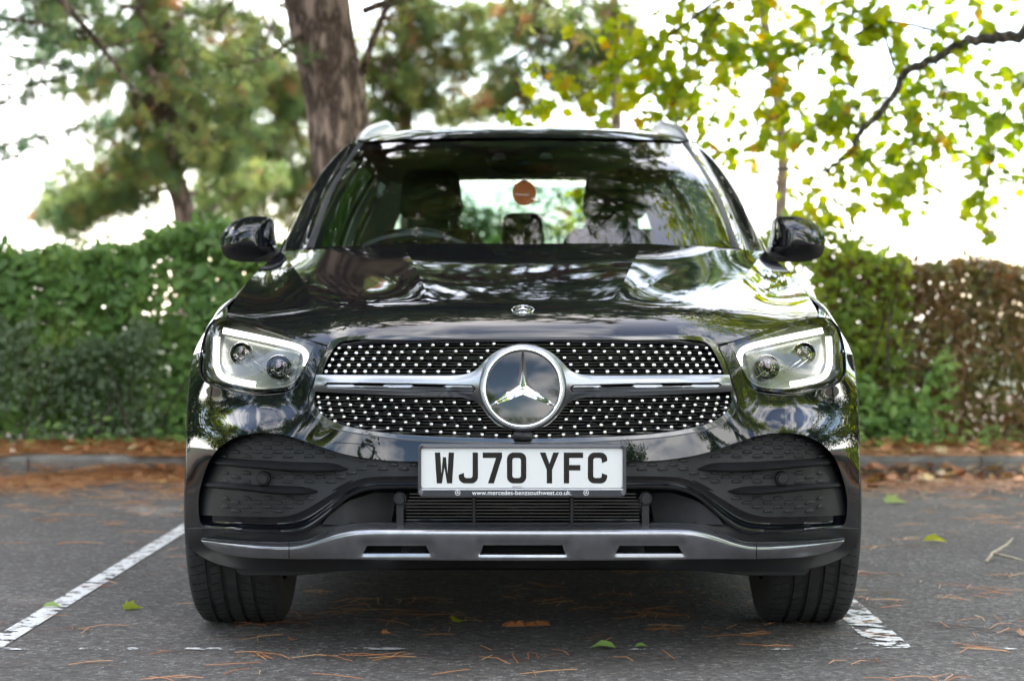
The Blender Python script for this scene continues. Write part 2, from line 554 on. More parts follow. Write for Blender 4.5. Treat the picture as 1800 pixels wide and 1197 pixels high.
def rbox(name, c, size, bevel, mat, parent=None, segs=4, taper=1.0, tilt=0.0):
    """rounded box; taper narrows the top; tilt leans it about X"""
    bm = bmesh.new()
    bmesh.ops.create_cube(bm, size=1.0)
    for v in bm.verts:
        k = taper if v.co.z > 0 else 1.0
        v.co = Vector((v.co.x * size[0] * k, v.co.y * size[1], v.co.z * size[2]))
    bmesh.ops.bevel(bm, geom=bm.edges[:], offset=bevel, segments=segs, profile=0.5, affect='EDGES')
    bmesh.ops.rotate(bm, verts=bm.verts, cent=(0, 0, 0), matrix=Matrix.Rotation(tilt, 3, 'X'))
    bmesh.ops.translate(bm, verts=bm.verts, vec=Vector(c))
    me = bpy.data.meshes.new(name)
    bm.to_mesh(me)
    bm.free()
    me.materials.append(mat)
    me.polygons.foreach_set('use_smooth', [True] * len(me.polygons))
    me.update()
    o = bpy.data.objects.new(name, me)
    return link(o, parent)

# ------------------------------------------------------------------ photo measurement -> place
def W(dx, py, Y):
    """a point measured in the photograph (half offset from the car's centre line, row) at distance Y behind the number plate"""
    d = D0 + Y
    return (dx * d / F, Y, CAMH - (py - HY) * d / F)

def Wn(P, Y):
    P = np.asarray(P, float)
    d = D0 + Y
    return np.stack([P[:, 0] * d / F, Y, CAMH - (P[:, 1] - HY) * d / F], 1)

def catmull(p0, p1, p2, p3, n):
    p0, p1, p2, p3 = map(lambda p: np.array(p[:2], float), (p0, p1, p2, p3))
    def tj(ti, a, b): return ti + max(1e-6, np.linalg.norm(b - a)) ** 0.5
    t0 = 0.0; t1 = tj(t0, p0, p1); t2 = tj(t1, p1, p2); t3 = tj(t2, p2, p3)
    out = []
    for t in np.linspace(t1, t2, n, endpoint=False):
        A1 = (t1 - t) / (t1 - t0) * p0 + (t - t0) / (t1 - t0) * p1
        A2 = (t2 - t) / (t2 - t1) * p1 + (t - t1) / (t2 - t1) * p2
        A3 = (t3 - t) / (t3 - t2) * p2 + (t - t2) / (t3 - t2) * p3
        B1 = (t2 - t) / (t2 - t0) * A1 + (t - t0) / (t2 - t0) * A2
        B2 = (t3 - t) / (t3 - t1) * A2 + (t - t1) / (t3 - t1) * A3
        out.append((t2 - t) / (t2 - t1) * B1 + (t - t1) / (t2 - t1) * B2)
    return out

def dens(pts, step, closed=True):
    """smooth curve through pts; a third element 1 marks a corner"""
    n = len(pts)
    out = []
    corner = [len(p) > 2 and p[2] == 1 for p in pts]
    for i in range(n if closed else n - 1):
        j = (i + 1) % n
        p1, p2 = pts[i], pts[j]
        if corner[i] or (not closed and i == 0):
            p0 = (2 * p1[0] - p2[0], 2 * p1[1] - p2[1])
        else:
            p0 = pts[(i - 1) % n]
        if corner[j] or (not closed and j == n - 1):
            p3 = (2 * p2[0] - p1[0], 2 * p2[1] - p1[1])
        else:
            p3 = pts[(j + 1) % n]
        ln = math.hypot(p2[0] - p1[0], p2[1] - p1[1])
        out += catmull(p0, p1, p2, p3, max(1, int(math.ceil(ln / step))))
    if not closed:
        out.append(np.array(pts[-1][:2], float))
    return np.array(out)

def sym(half):
    """half outline from centre to centre -> full closed outline"""
    mir = [(-p[0], p[1]) + tuple(p[2:]) for p in half[1:-1]][::-1]
    return list(half) + mir

def mirror_pts(pts):
    return [(-p[0], p[1]) + tuple(p[2:]) for p in pts]

def inside(poly, P):
    x, y = P[:, 0], P[:, 1]
    c = np.zeros(len(P), bool)
    xj, yj = poly[-1]
    for xi, yi in poly:
        cond = ((yi > y) != (yj > y))
        if yi != yj:
            c ^= cond & (x < (xj - xi) * (y - yi) / (yj - yi) + xi)
        xj, yj = xi, yi
    return c

def dist_poly(poly, P):
    A = poly
    B = np.roll(poly, -1, axis=0)
    d = np.full(len(P), 1e9)
    for a, b in zip(A, B):
        ab = b - a
        L = max(1e-12, ab @ ab)
        t = np.clip(((P - a) @ ab) / L, 0, 1)
        q = a + t[:, None] * ab
        d = np.minimum(d, np.hypot(*(P - q).T))
    return d

def fill(outline, spacing, holes=(), ring=1.2, eps=1e-4, pts_in=None):
    """triangulate outline (numpy closed polygon) minus holes with an even interior grid.
    returns points, triangles, loops (lists of point indices)"""
    loops = [np.asarray(outline)] + [np.asarray(h) for h in holes]
    pts, edges, loop_idx = [], [], []
    for L in loops:
        b = len(pts)
        pts += [tuple(p) for p in L]
        m = len(L)
        edges += [(b + i, b + (i + 1) % m) for i in range(m)]
        loop_idx.append(list(range(b, b + m)))
    cand = []
    if ring:
        for L in loops:
            t = np.roll(L, -1, axis=0) - np.roll(L, 1, axis=0)
            nn = np.stack([-t[:, 1], t[:, 0]], 1)
            nn /= np.maximum(1e-9, np.linalg.norm(nn, axis=1))[:, None]
            cand.append(L + nn * ring)
            cand.append(L - nn * ring)
    ringp = np.concatenate(cand) if cand else np.zeros((0, 2))
    lo, hi = loops[0].min(0), loops[0].max(0)
    gx = np.arange(lo[0] - spacing, hi[0] + spacing, spacing)
    gy = np.arange(lo[1] - spacing, hi[1] + spacing, spacing * 0.866)
    GX, GY = np.meshgrid(gx, gy)
    GX = GX + (np.arange(len(gy)) % 2)[:, None] * spacing * 0.5
    grid = np.stack([GX.ravel(), GY.ravel()], 1)
    if pts_in is not None: grid = np.asarray(pts_in, float)
    def ok(P, dmin):
        if not len(P): return P
        k = inside(loops[0], P)
        for h in loops[1:]:
            k &= ~inside(h, P)
        P = P[k]
        if not len(P): return P
        d = np.min([dist_poly(L, P) for L in loops], axis=0)
        return P[d > dmin]
    ringp = ok(ringp, ring * 0.8 if ring else 0)
    grid = ok(grid, max(spacing * 0.45, (ring or 0) * 1.6) if pts_in is None else max(.8, (ring or 0) * 1.5))
    extra = [tuple(p) for p in ringp] + [tuple(p) for p in grid]
    allp = pts + extra
    res = delaunay_2d_cdt([Vector(p) for p in allp], edges, [], 0, eps, True)
    ov, of, orig = res[0], res[2], res[3]
    P = np.array([(v[0], v[1]) for v in ov])
    T = np.array([f for f in of if len(f) == 3], dtype=int)
    C = P[T].mean(1)
    k = inside(loops[0], C)
    for h in loops[1:]:
        k &= ~inside(h, C)
    T = T[k]
    back = {}
    for i, src in enumerate(orig):
        for s in src:
            back[s] = i
    loop_idx = [[back.get(i, i) for i in L] for L in loop_idx]
    return P, T, loop_idx

class Depth:
    """smooth (cubic radial) surface through control points (dx, py, Y), symmetric about the centre line"""
    def __init__(self, ctrl, symmetric=True, lam=1e-4):
        c = [tuple(p) for p in ctrl]
        if symmetric:
            c += [(-p[0], p[1], p[2]) for p in ctrl if abs(p[0]) > 1e-6]
        c = np.array(c, float)
        self.p = c[:, :2] / 100.0
        n = len(c)
        d = np.linalg.norm(self.p[:, None] - self.p[None], axis=2) ** 3
        A = np.zeros((n + 3, n + 3))
        A[:n, :n] = d + np.eye(n) * lam
        A[:n, n] = 1; A[:n, n + 1:] = self.p
        A[n, :n] = 1; A[n + 1:, :n] = self.p.T
        self.w = np.linalg.solve(A, np.concatenate([c[:, 2], np.zeros(3)]))
    def __call__(self, P):
        P = np.atleast_2d(np.asarray(P, float))[:, :2] / 100.0
        n = len(self.p)
        out = np.empty(len(P))
        for s in range(0, len(P), 4000):
            q = P[s:s + 4000]
            d = np.linalg.norm(q[:, None] - self.p[None], axis=2) ** 3
            out[s:s + 4000] = d @ self.w[:n] + self.w[n] + q @ self.w[n + 1:]
        return out

def panel(name, outline, depth, mat, parent, spacing=7, holes=(), step=5, thick=0.02, ring=1.2, rnd=0.0015, offset=0.0, flip=False, sharp=40, smooth_outline=True, pts_in=None):
    """a curved sheet with folded-back edges: outline in photo measure, depth(P)->Y"""
    O = dens(outline, step) if smooth_outline else np.array([p[:2] for p in outline], float)
    H = [dens(h, step) if smooth_outline else np.array([p[:2] for p in h], float) for h in holes]
    P, T, loops = fill(O, spacing, H, ring, pts_in=pts_in)
    Y = depth(P) + offset
    V = Wn(P, Y)
    V = [tuple(v) for v in V]
    n0 = np.cross(np.array(V)[T[:, 1]] - np.array(V)[T[:, 0]], np.array(V)[T[:, 2]] - np.array(V)[T[:, 0]])
    Fc = [tuple(t) if n[1] < 0 else tuple(t[::-1]) for t, n in zip(T, n0)]
    if thick:
        for q, L in enumerate(loops):
            C = P[L]
            area = 0.5 * np.sum(C[:, 0] * np.roll(C[:, 1], -1) - np.roll(C[:, 0], -1) * C[:, 1])
            t = np.roll(C, -1, axis=0) - np.roll(C, 1, axis=0)
            nn = np.stack([t[:, 1], -t[:, 0]], 1) * (1 if area > 0 else -1) * (1 if q == 0 else -1)
            nn /= np.maximum(1e-9, np.linalg.norm(nn, axis=1))[:, None]
            prev = list(L)
            m = len(L)
            yl = np.array([V[i][1] for i in L])
            steps = [(.35, rnd * .25), (.75, rnd * .95), (.80, thick)] if rnd else [(0, thick)]
            for out, dy in steps:
                b = len(V)
                for v in Wn(C + nn * out, yl): V.append((v[0], v[1] + dy, v[2]))
                for k in range(m):
                    k2 = (k + 1) % m
                    Fc.append((prev[k], prev[k2], b + k2, b + k))
                prev = list(range(b, b + m))
    if flip:
        V = [(-v[0], v[1], v[2]) for v in V]
        Fc = [f[::-1] for f in Fc]
    return obj(name, V, Fc, mat, parent, True, sharp)

def flat_shape(name, loops, mat, parent, place, thick=0.0006):
    """flat raised print: loops of 2D points, place(x, y, h) -> world"""
    L = [np.asarray(l, float) for l in loops]
    P, T, li = fill(L[0] * 1000, 1e9, [l * 1000 for l in L[1:]], None)
    P = P / 1000
    V = [place(p[0], p[1], thick) for p in P]
    Fc = [tuple(t) for t in T]
    for l in li:
        b = len(V)
        for i in l:
            V.append(place(P[i][0], P[i][1], 0.0))
        m = len(l)
        Fc += [(l[k], l[(k + 1) % m], b + (k + 1) % m, b + k) for k in range(m)]
    return obj(name, V, Fc, mat, parent, False)

def text_mesh(name, s, mat, parent, x0, x1, zbase, y, depth=0.0006, height=None):
    cu = bpy.data.curves.new('lettering', 'FONT')
    cu.body = s
    cu.size = 1.0
    cu.extrude = 0.0
    to = bpy.data.objects.new('lettering_source', cu)
    COL.objects.link(to)
    dg = bpy.context.evaluated_depsgraph_get()
    me = bpy.data.meshes.new_from_object(to.evaluated_get(dg))
    bpy.data.objects.remove(to)
    co = np.array([v.co[:] for v in me.vertices])
    lo, hi = co[:, 0].min(), co[:, 0].max()
    k = (x1 - x0) / (hi - lo)
    kz = k if height is None else height / (co[:, 1].max() - min(0, co[:, 1].min()))
    for v in me.vertices:
        v.co = Vector(((v.co.x - lo) * k + x0, y - depth, v.co.y * kz + zbase))
    me.materials.clear()
    me.materials.append(mat)
    o = bpy.data.objects.new(name, me)
    return link(o, parent)

def spline(tk, vk, te):
    """natural cubic spline, vk (n,...)"""
    tk = np.asarray(tk, float); vk = np.asarray(vk, float); te = np.asarray(te, float)
    n = len(tk)
    sh = vk.shape[1:]
    v = vk.reshape(n, -1)
    if n == 2:
        w = ((te - tk[0]) / (tk[1] - tk[0]))[:, None]
        return (v[0] * (1 - w) + v[1] * w).reshape((len(te),) + sh)
    h = np.diff(tk)
    A = np.zeros((n, n)); b = np.zeros_like(v)
    A[0, 0] = A[-1, -1] = 1
    for i in range(1, n - 1):
        A[i, i - 1] = h[i - 1]; A[i, i] = 2 * (h[i - 1] + h[i]); A[i, i + 1] = h[i]
        b[i] = 6 * ((v[i + 1] - v[i]) / h[i] - (v[i] - v[i - 1]) / h[i - 1])
    m = np.linalg.solve(A, b)
    k = np.clip(np.searchsorted(tk, te, side='right') - 1, 0, n - 2)
    d = te - tk[k]
    hk = h[k]
    a0 = v[k]; a2 = m[k] / 2
    a1 = (v[k + 1] - v[k]) / hk[:, None] - hk[:, None] * (2 * m[k] + m[k + 1]) / 6
    a3 = (m[k + 1] - m[k]) / (6 * hk[:, None])
    dd = d[:, None]
    return (a0 + a1 * dd + a2 * dd ** 2 + a3 * dd ** 3).reshape((len(te),) + sh)

def grid_mesh(G):
    """G (r,c,3) -> verts, quads"""
    r, c = G.shape[:2]
    V = G.reshape(-1, 3)
    Fc = [(i * c + j, i * c + j + 1, (i + 1) * c + j + 1, (i + 1) * c + j) for i in range(r - 1) for j in range(c - 1)]
    return V, Fc

def mirror_grid(G):
    """half grid with column 0 on the centre line -> full grid"""
    Mi = G[:, :0:-1].copy()
    Mi[..., 0] *= -1
    return np.concatenate([Mi, G], 1)

# ================================================================== ground and setting (structure)
def sheet(name, x0, x1, y0, y1, z, mat, nx=1, ny=1, kind='structure', relief=0.0):
    xs, ys = np.linspace(x0, x1, nx + 1), np.linspace(y0, y1, ny + 1)
    G = np.zeros((ny + 1, nx + 1, 3))
    G[..., 0] = xs[None]; G[..., 1] = ys[:, None]; G[..., 2] = z
    if relief:
        for i in range(ny + 1):
            for j in range(nx + 1):
                G[i, j, 2] += relief * noise.noise((G[i, j, 0] * 1.3, G[i, j, 1] * 1.3, 3.1)) if 0 < i else 0
    V, Fc = grid_mesh(G)
    o = obj(name, V, Fc, mat, None, True, None)
    tag(o, kind=kind)
    return o

sheet('ground', -900, 900, -900, 900, -0.012, M['rough_grass'])
sheet('car_park', -40, 40, -40, 6.30, 0.0, M['asphalt'])
sheet('planting_bed', -40, 40, 6.42, 16, 0.085, M['soil'], 160, 24, relief=0.05)
tag(sheet('bay_line', -1.487, -1.417, 0.30, 5.4, 0.004, M['line']), 'worn white bay line running back past the car on the steering wheel side', kind='structure')
tag(sheet('bay_line', 0.955, 1.06, 0.30, 5.4, 0.004, M['line_worn']), 'broken white bay line that ends by the front tyre on the passenger side', kind='structure')
tag(sheet('front_line', -2.6, 2.4, 0.27, 0.305, 0.004, M['line_thin']), 'faint worn white line across the front of the bay', kind='structure')

kerb = bpy.data.objects.new('kerb', None)
COL.objects.link(kerb); kerb.location = (0, 6.36, 0); ORIGIN['kerb'] = (0, 6.36, 0)
tag(kerb, 'low weathered concrete kerb between the car park and the planting bed', kind='structure')
x = -12.0
while x < 12:
    L = 0.915
    mb = MB()
    dz = random.uniform(-0.006, 0.006); dy = random.uniform(-0.006, 0.006)
    prof = [(6.30, -0.02), (6.30, 0.085), (6.312, 0.102), (6.43, 0.106), (6.43, -0.02)]
    n = 6
    V = []
    for i in range(n + 1):
        xx = x + 0.004 + (L - 0.008) * i / n
        for (py_, pz) in prof:
            V.append((xx, py_ + dy + 0.004 * noise.noise((xx * 5, pz * 9, 1)), pz + dz + (0.005 * noise.noise((xx * 6, py_ * 9, 2)) if pz > 0 else 0)))
    k = len(prof)
    Fc = [(i * k + j, (i + 1) * k + j, (i + 1) * k + (j + 1) % k, i * k + (j + 1) % k) for i in range(n) for j in range(k)]
    Fc += [tuple(range(k)), tuple(n * k + j for j in range(k))[::-1]]
    obj('kerb_stone', V, Fc, M['kerb'], kerb, True, 30)
    x += L

# ================================================================== the car
car = thing('parked_car', 'glossy black SUV parked nose out in the bay, registration WJ70 YFC', 'car', (0, 2.3, 0))

FRONT = Depth([
    (0, 593, .100), (0, 640, .072), (0, 700, .050), (0, 779, .028), (0, 812, .016), (0, 840, .012),
    (160, 592, .110), (160, 700, .062), (160, 775, .038), (182, 811, .03),
    (311, 593, .157), (344, 611, .172), (300, 690, .095), (340, 748, .086), (250, 767, .058), (317, 797, .07), (372, 779, .083),
    (356, 625, .150), (366, 655, .128), (379, 690, .112), (390, 718, .108), (392, 738, .098),
    (363, 606, .178), (376, 630, .176), (398, 677, .170), (412, 688, .175),
    (436, 692, .186), (473, 692, .212), (511, 685, .264), (551, 673, .355), (563, 655, .40), (564, 625, .44), (548, 575, .545),
    (533, 559, .59), (461, 570, .415), (411, 586, .30), (430, 640, .215), (470, 630, .285), (520, 620, .40),
    (404, 712, .158), (450, 716, .190), (500, 716, .246), (540, 716, .325),
    (410, 744, .103), (460, 742, .126), (500, 748, .166), (530, 765, .222), (552, 790, .275),
    (420, 764, .098), (462, 761, .116), (498, 766, .152), (528, 782, .212), (549, 806, .265), (564, 845, .31), (570, 875, .325), (569, 908, .325), (553, 931, .285),
    (579, 624, .60), (584, 650, .555), (589, 700, .50), (592, 800, .42), (592, 900, .40), (591, 930, .395),
    (579, 760, .385), (581, 850, .362), (581, 900, .36)], lam=0.03)

hb = [(0, 779, 1), (100, 777), (211, 772), (286, 763), (336, 751), (363, 735), (377, 716), (378, 700), (369, 670), (357, 635), (345, 610, 1),
      (363, 606, 1), (373, 630), (384, 655), (394, 676), (410, 687.5), (436, 693), (473, 694), (511, 687), (551, 676), (564, 662), (566, 640), (562, 619, 1),
      (579, 624, 1), (584, 650), (589, 700), (592, 800), (592, 900), (591, 930, 1), (553, 931, 1), (565, 922), (569, 908), (570, 875), (564, 845),
      (549, 806), (528, 782), (498, 766), (462, 761), (420, 764), (372, 779), (317, 797), (251, 808), (182, 811), (0, 812, 1)]
panel('bumper', sym(hb), FRONT, M['paint'], car, spacing=7, step=4, thick=0.05, ring=1.3)

# --- intakes: textured floor, painted blade, fins, sensors
tex_half = [(0, 806, 1), (182, 805), (251, 802), (317, 791), (372, 773), (420, 758), (462, 755), (500, 760), (532, 776), (554, 802), (569, 843), (575, 875),
            (574, 905, 1), (462, 908), (415, 906.5), (385, 897), (354, 879), (315, 855), (287, 842), (260, 838), (0, 838, 1)]
FLOOR = Depth([(0, 806, .03), (0, 840, .03), (182, 805, .045), (182, 840, .04), (260, 820, .06), (317, 791, .10), (317, 850, .085), (380, 780, .13), (385, 890, .10), (420, 760, .15),
               (440, 830, .135), (420, 905, .115), (480, 758, .19), (480, 830, .17), (480, 905, .155), (530, 780, .285), (530, 840, .25), (530, 905, .235), (555, 805, .37), (566, 850, .375), (575, 900, .38)])
intake = panel('intake_insert', sym(tex_half), FLOOR, M['plastic_grey'], car, spacing=9, step=6, thick=0.0, ring=1.0, rnd=0)

blade_half = [(0, 834, 1), (200, 834), (260, 834), (287, 838), (317, 851), (356, 875), (387, 893), (417, 902), (462, 904), (569, 900, 1), (570, 912), (566, 922), (554, 931, 1),
              (492, 935), (411, 939), (384, 937), (353, 915), (311, 876), (287, 863), (260, 858), (200, 857.5), (0, 857.5, 1)]
BLT = np.array([(0, 834, 857.5, .012), (200, 834, 857.5, .024), (260, 834, 858, .031), (287, 838, 863, .037), (317, 851, 880.5, .046), (356, 875, 917.5, .061), (387, 893, 937, .076), (417, 902, 938.7, .089), (462, 904, 936.7, .122), (510, 903, 934, .170), (554, 900.5, 931, .285), (570, 900, 925, .345)])
def along(T, a, lim, win):
    return [np.mean([np.interp(np.clip(np.abs(a + o), 0, lim), T[:, 0], T[:, c]) for o in np.linspace(-win, win, 13)], axis=0) for c in range(1, T.shape[1])]
def BLADE(P):
    P = np.atleast_2d(np.asarray(P, float))
    yt, yb, b = along(BLT, np.abs(P[:, 0]), 570, 16)
    t = np.clip((P[:, 1] - yt) / np.maximum(12, yb - yt), -.1, 1.1)
    m = np.clip((t - .50) / .34, 0, 1); m = m * m * (3 - 2 * m)
    return b + .036 + .004 * t - .034 * m
G = []
for a_ in np.arange(-568, 569, 2.5):
    yt, yb, _ = [float(v[0]) for v in along(BLT, np.array([abs(a_)]), 570, 16)]
    ts = (0, .08, .18, .28, .38, .46, .52, .58, .64, .70, .76, .82, .88, .94, 1.0)
    P_ = np.array([(a_, yt + (yb - yt) * t) for t in ts])
    Y_ = BLADE(P_)
    q = Wn(P_, Y_)
    G.append(np.concatenate([q[:1] + [0, .04, .001], q[:1] + [0, .002, .0008], q, q[-1:] + [0, .0015, -.0012], q[-1:] + [0, .004, -.0018], q[-1:] + [0, .05, -.0018]]))
V, Fc = grid_mesh(np.array(G))
obj('bumper_blade', V, [f[::-1] for f in Fc], M['paint'], car, True, 50)

def fin(pts_top, pts_ridge, pts_bot, s):
    G = []
    for rows, off in ((pts_top, 0.002), (pts_ridge, -1), (pts_ridge, -2), (pts_bot, 0.002)):
        r = dens(rows, 8, False)
        r = r[np.linspace(0, len(r) - 1, 34).round().astype(int)]
        base = FLOOR(r)
        t = np.linspace(0, 1, 34)
        proud = 0.045 * np.clip(t / 0.18, 0.03, 1) * np.clip((1 - t) / 0.05, 0.25, 1)
        if off == -1:
            Y = base - proud; r = r - [0, 1.2]
        elif off == -2:
            Y = base - proud + 0.002; r = r + [0, 1.2]
        else:
            Y = base + off
        G.append(Wn(r, Y))
    G = np.array(G)
    G[..., 0] *= s
    V, Fc = grid_mesh(G)
    if s < 0: Fc = [f[::-1] for f in Fc]
    return V, Fc

for s in (1, -1):
    V, Fc = fin([(308, 822), (330, 814), (401, 811), (492, 806), (550, 801)], [(307, 825), (382, 826.5), (501, 817.5), (550, 812)], [(310, 827), (382, 830), (501, 821), (550, 816)], s)
    obj('intake_fin', V, Fc, M['plastic'], car, True, 35)
    V, Fc = fin([(362, 861), (385, 855), (450, 852), (568, 844)], [(360, 864), (410, 866.5), (500, 858), (568, 852)], [(363, 867), (410, 870), (500, 862), (568, 856)], s)
    obj('intake_fin', V, Fc, M['plastic'], car, True, 35)

# crescent louvres pressed into the insert: one mesh, many copies
lv_v, lv_f = [], []
nl = 9
for i in range(nl):
    t = i / (nl - 1) * 2 - 1
    h = math.sqrt(max(0, 1 - t * t))
    lv_v += [(t * .5, 0.001, .24 * h), (t * .5, -1.0 * (0.25 + .75 * h), -.02), (t * .5, 0.001, -.10)]
for i in range(nl - 1):
    a, b = i * 3, (i + 1) * 3
    lv_f += [(a, a + 1, b + 1, b), (a + 1, a + 2, b + 2, b + 1)]
lv_me = bpy.data.meshes.new('louvre')
lv_me.from_pydata(lv_v, [], [f[::-1] for f in lv_f])
lv_me.materials.append(M['plastic'])
lv_me.polygons.foreach_set('use_smooth', [True] * len(lv_me.polygons))
tex_poly = dens(tex_half + [(0, 838, 1)], 6)
row = 0
for j, py in enumerate(np.arange(765, 906, 7.4)):
    for i in range(18):
        dx = 172 + i * 37.0 + (18.5 if j % 2 else 0)
        q = np.array([[dx - 11, py], [dx + 11, py], [dx, py - 4]])
        if not inside(tex_poly, q).all() or dist_poly(tex_poly, np.array([[dx, py]]))[0] < 8 or dx > 538: continue
        if dx < 190 and py > 0 and dx < 182: continue
        if py > 809 and py < 830 and 300 < dx: continue
        if py > 848 and py < 870 and 352 < dx: continue
        if math.hypot(dx - 456, (py - 841)) < 17: continue
        Y = float(FLOOR(np.array([[dx, py]]))[0])
        sl = float(FLOOR(np.array([[dx + 5, py]]))[0] - FLOOR(np.array([[dx - 5, py]]))[0]) / (10 * (D0 + Y) / F)
        for s in (1, -1):
            o = bpy.data.objects.new('louvre', lv_me)
            px_, py_, pz_ = W(dx, py, Y)
            o.location = Vector((s * px_, py_ - 0.0005, pz_))
            o.rotation_euler = (0, 0, math.atan(sl) * s)
            k = 18.5 * (D0 + Y) / F
            o.scale = (k / max(.7, math.cos(math.atan(sl))), 0.009, k)
            COL.objects.link(o)
            o.parent = intake

def sensor(dx, py, Y, r, s, stem=False):
    mb = MB()
    c = W(dx, py, Y); c = (s * c[0], c[1], c[2])
    k = (D0 + Y) / F
    mb.lathe([(0.03, r * 1.35 * k), (0.004, r * 1.3 * k), (-0.002, r * 1.15 * k), (-0.002, r * .98 * k), (-0.007, r * .95 * k), (-0.0095, r * .82 * k), (-0.0095, r * .55 * k), (-0.0085, r * .5 * k), (-0.0085, 0.0001)], c, 'Y', 24)
    if stem:
        x, y, z = c
        mb.box(x - 0.009, x + 0.009, y + 0.003, y + 0.03, z - 0.075, z - 0.008)
    return mb.build('parking_sensor', M['plastic'], car, True, 35)
for s in (1, -1):
    sensor(456, 841, float(FLOOR(np.array([[456, 841]]))[0]) - 0.016, 9.5, s)
    sensor(216, 877, .03, 9.5, s, True)

# --- lower grille and apron
apron_half = [(0, 853, 1), (260, 853), (290, 858), (318, 874), (358, 912), (388, 933), (411, 936), (553, 928), (591, 929, 1), (590, 945), (580, 965), (548, 986), (500, 999), (390, 1004), (200, 999), (0, 998, 1)]
APRON = Depth([(0, 853, .07), (0, 868, .16), (0, 890, .17), (0, 912, .15), (0, 922, .05), (0, 940, .06), (0, 960, .065), (0, 985, .05), (0, 998, .10),
               (110, 868, .17), (110, 890, .18), (110, 910, .16), (215, 853, .08), (215, 868, .16), (215, 890, .17), (215, 912, .15), (215, 923, .08), (222, 945, .075), (222, 965, .075), (215, 985, .06), (110, 923, .065), (110, 955, .065), (330, 955, .08), (300, 970, .075), (200, 999, .11), (280, 858, .08), (290, 890, .14), (300, 915, .085),
               (340, 900, .105), (340, 928, .08), (390, 945, .10), (450, 943, .13), (500, 941, .19), (555, 933, .29), (591, 930, .395),
               (411, 970, .13), (455, 972, .17), (500, 970, .24), (540, 958, .32), (588, 950, .40), (578, 966, .40), (548, 986, .33), (500, 999, .25), (390, 1004, .16)])
panel('lower_apron', sym(apron_half), APRON, M['plastic'], car, spacing=8, step=5, thick=0.25, ring=1.2)
mb = MB()
for k in range(9):
    py = 867 + k * 5.7
    a, b = W(-206, py, .10), W(206, py + 1.8, .10)
    mb.box(a[0], b[0], .100, .125, b[2], a[2])
mb.build('lower_grille_slats', M['gloss_black'], car, False)
for dx in (-86, 86):
    a, b = W(dx - 3.5, 860, .075), W(dx + 3.5, 921, .075)
    rbox('lower_grille_strut', ((a[0] + b[0]) / 2, .085, (a[2] + b[2]) / 2), (b[0] - a[0], .03, a[2] - b[2]), .003, M['plastic'], car)
# inner duct cheeks beside the lower grille
for s in (1, -1):
    panel('duct_cheek', [(222, 866, 1), (262, 866, 1), (312, 884), (346, 912), (352, 922, 1), (232, 922, 1)], lambda P: .075 + 0.0007 * (310 - np.abs(P[:, 0])) * (np.abs(P[:, 0]) < 310), M['plastic_grey'], car, spacing=9, step=6, thick=.05, flip=(s < 0))

# --- silver skid trim with three slots
def slot(cx, wt, wb, y0, y1):
    return [(cx - wt, y0, 1), (cx + wt, y0, 1), (cx + wb, y1, 1), (cx - wb, y1, 1)]
slots = [slot(0, 70, 75, 957.5, 975), slot(222, 52, 59, 958.5, 973), slot(-222, 52, 59, 958.5, 973)]
skid_half = [(0, 921.5, 1), (150, 921), (281, 920.5), (311, 923.5), (347, 935), (383, 951), (411, 953.5), (522, 950), (567, 945.5, 1), (560, 956), (549, 964), (507, 976), (411, 981.5), (341, 981.5), (200, 983.5), (0, 984.5, 1)]
SKT = np.array([(0, 921.5, 938, 984.5, -.012), (80, 921.3, 938, 984.3, -.010), (150, 921, 938, 984, -.004), (222, 920.8, 938, 983.4, .004), (281, 920.5, 938, 983, .012), (311, 923.5, 941, 982, .019), (347, 935, 951, 981.5, .030),
                (383, 951, 963, 981.5, .044), (411, 953.5, 966, 981.5, .056), (460, 952.5, 963.5, 979.5, .092), (522, 950, 957.5, 972, .19), (550, 947.5, 953, 964, .262), (568, 945, 949, 956, .318)], float)
def SKID(P):
    P = np.atleast_2d(np.asarray(P, float))
    a = np.abs(P[:, 0]); y = P[:, 1]
    t = SKT[:, 0]
    yt, yr, yb, b = along(SKT, a, 568, 24)
    up = np.clip((yr - y) / np.maximum(4, yr - yt), 0, 1.3)
    dn = np.clip((y - yr) / np.maximum(6, yb - yr), 0, 1.2)
    Y = b + .040 * up ** 2.0 + .018 * dn ** 1.6
    for cx, hw in ((0, 92), (222, 76)):
        m = np.clip((hw - np.abs(a - cx)) / 20, 0, 1) * np.clip((y - 946) / 10, 0, 1)
        m = m * m * (3 - 2 * m)
        q = np.clip((y - 972) / 9, 0, 1)
        Y += m * (.006 - .007 * q * q * (3 - 2 * q))
    return Y
sp_ = []
for a_ in np.arange(-566, 567, 3.5):
    yt, yr, yb, _ = [float(v[0]) for v in along(SKT, np.array([abs(a_)]), 568, 24)]
    sp_ += [(a_, yt + (yr - yt) * t) for t in (.12, .3, .48, .64, .78, .9)] + [(a_, yr + (yb - yr) * t) for t in (0, .07, .16, .28, .4, .52, .64, .76, .88, .95)]
skid = panel('skid_trim', sym(skid_half), SKID, M['skid'], car, pts_in=sp_, spacing=5, step=4, thick=0.03, ring=None, holes=slots, sharp=55)
for cx, wt, wb, y0, y1 in ((0, 70, 75, 957.5, 975), (222, 52, 59, 958.5, 973), (-222, 52, 59, 958.5, 973)):
    Yc = .035 if cx == 0 else .05
    panel('skid_slot', slot(cx, wt + 2, wb + 2, y0 - 2, y1 + 2), lambda P, Yc=Yc: np.full(len(P), Yc + .012), M['void'], skid, spacing=30, step=30, thick=0.01, ring=0.5, smooth_outline=False)
    fr = dens(slot(cx, wt + .5, wb + .5, y0 - .5, y1 + .5), 8)
    mb = MB()
    pts = Wn(fr, SKID(fr) + .002)
    mb.tube(list(pts) + [pts[0]], .0020, 6)
    mb.build('slot_rim', M['plastic'], skid)
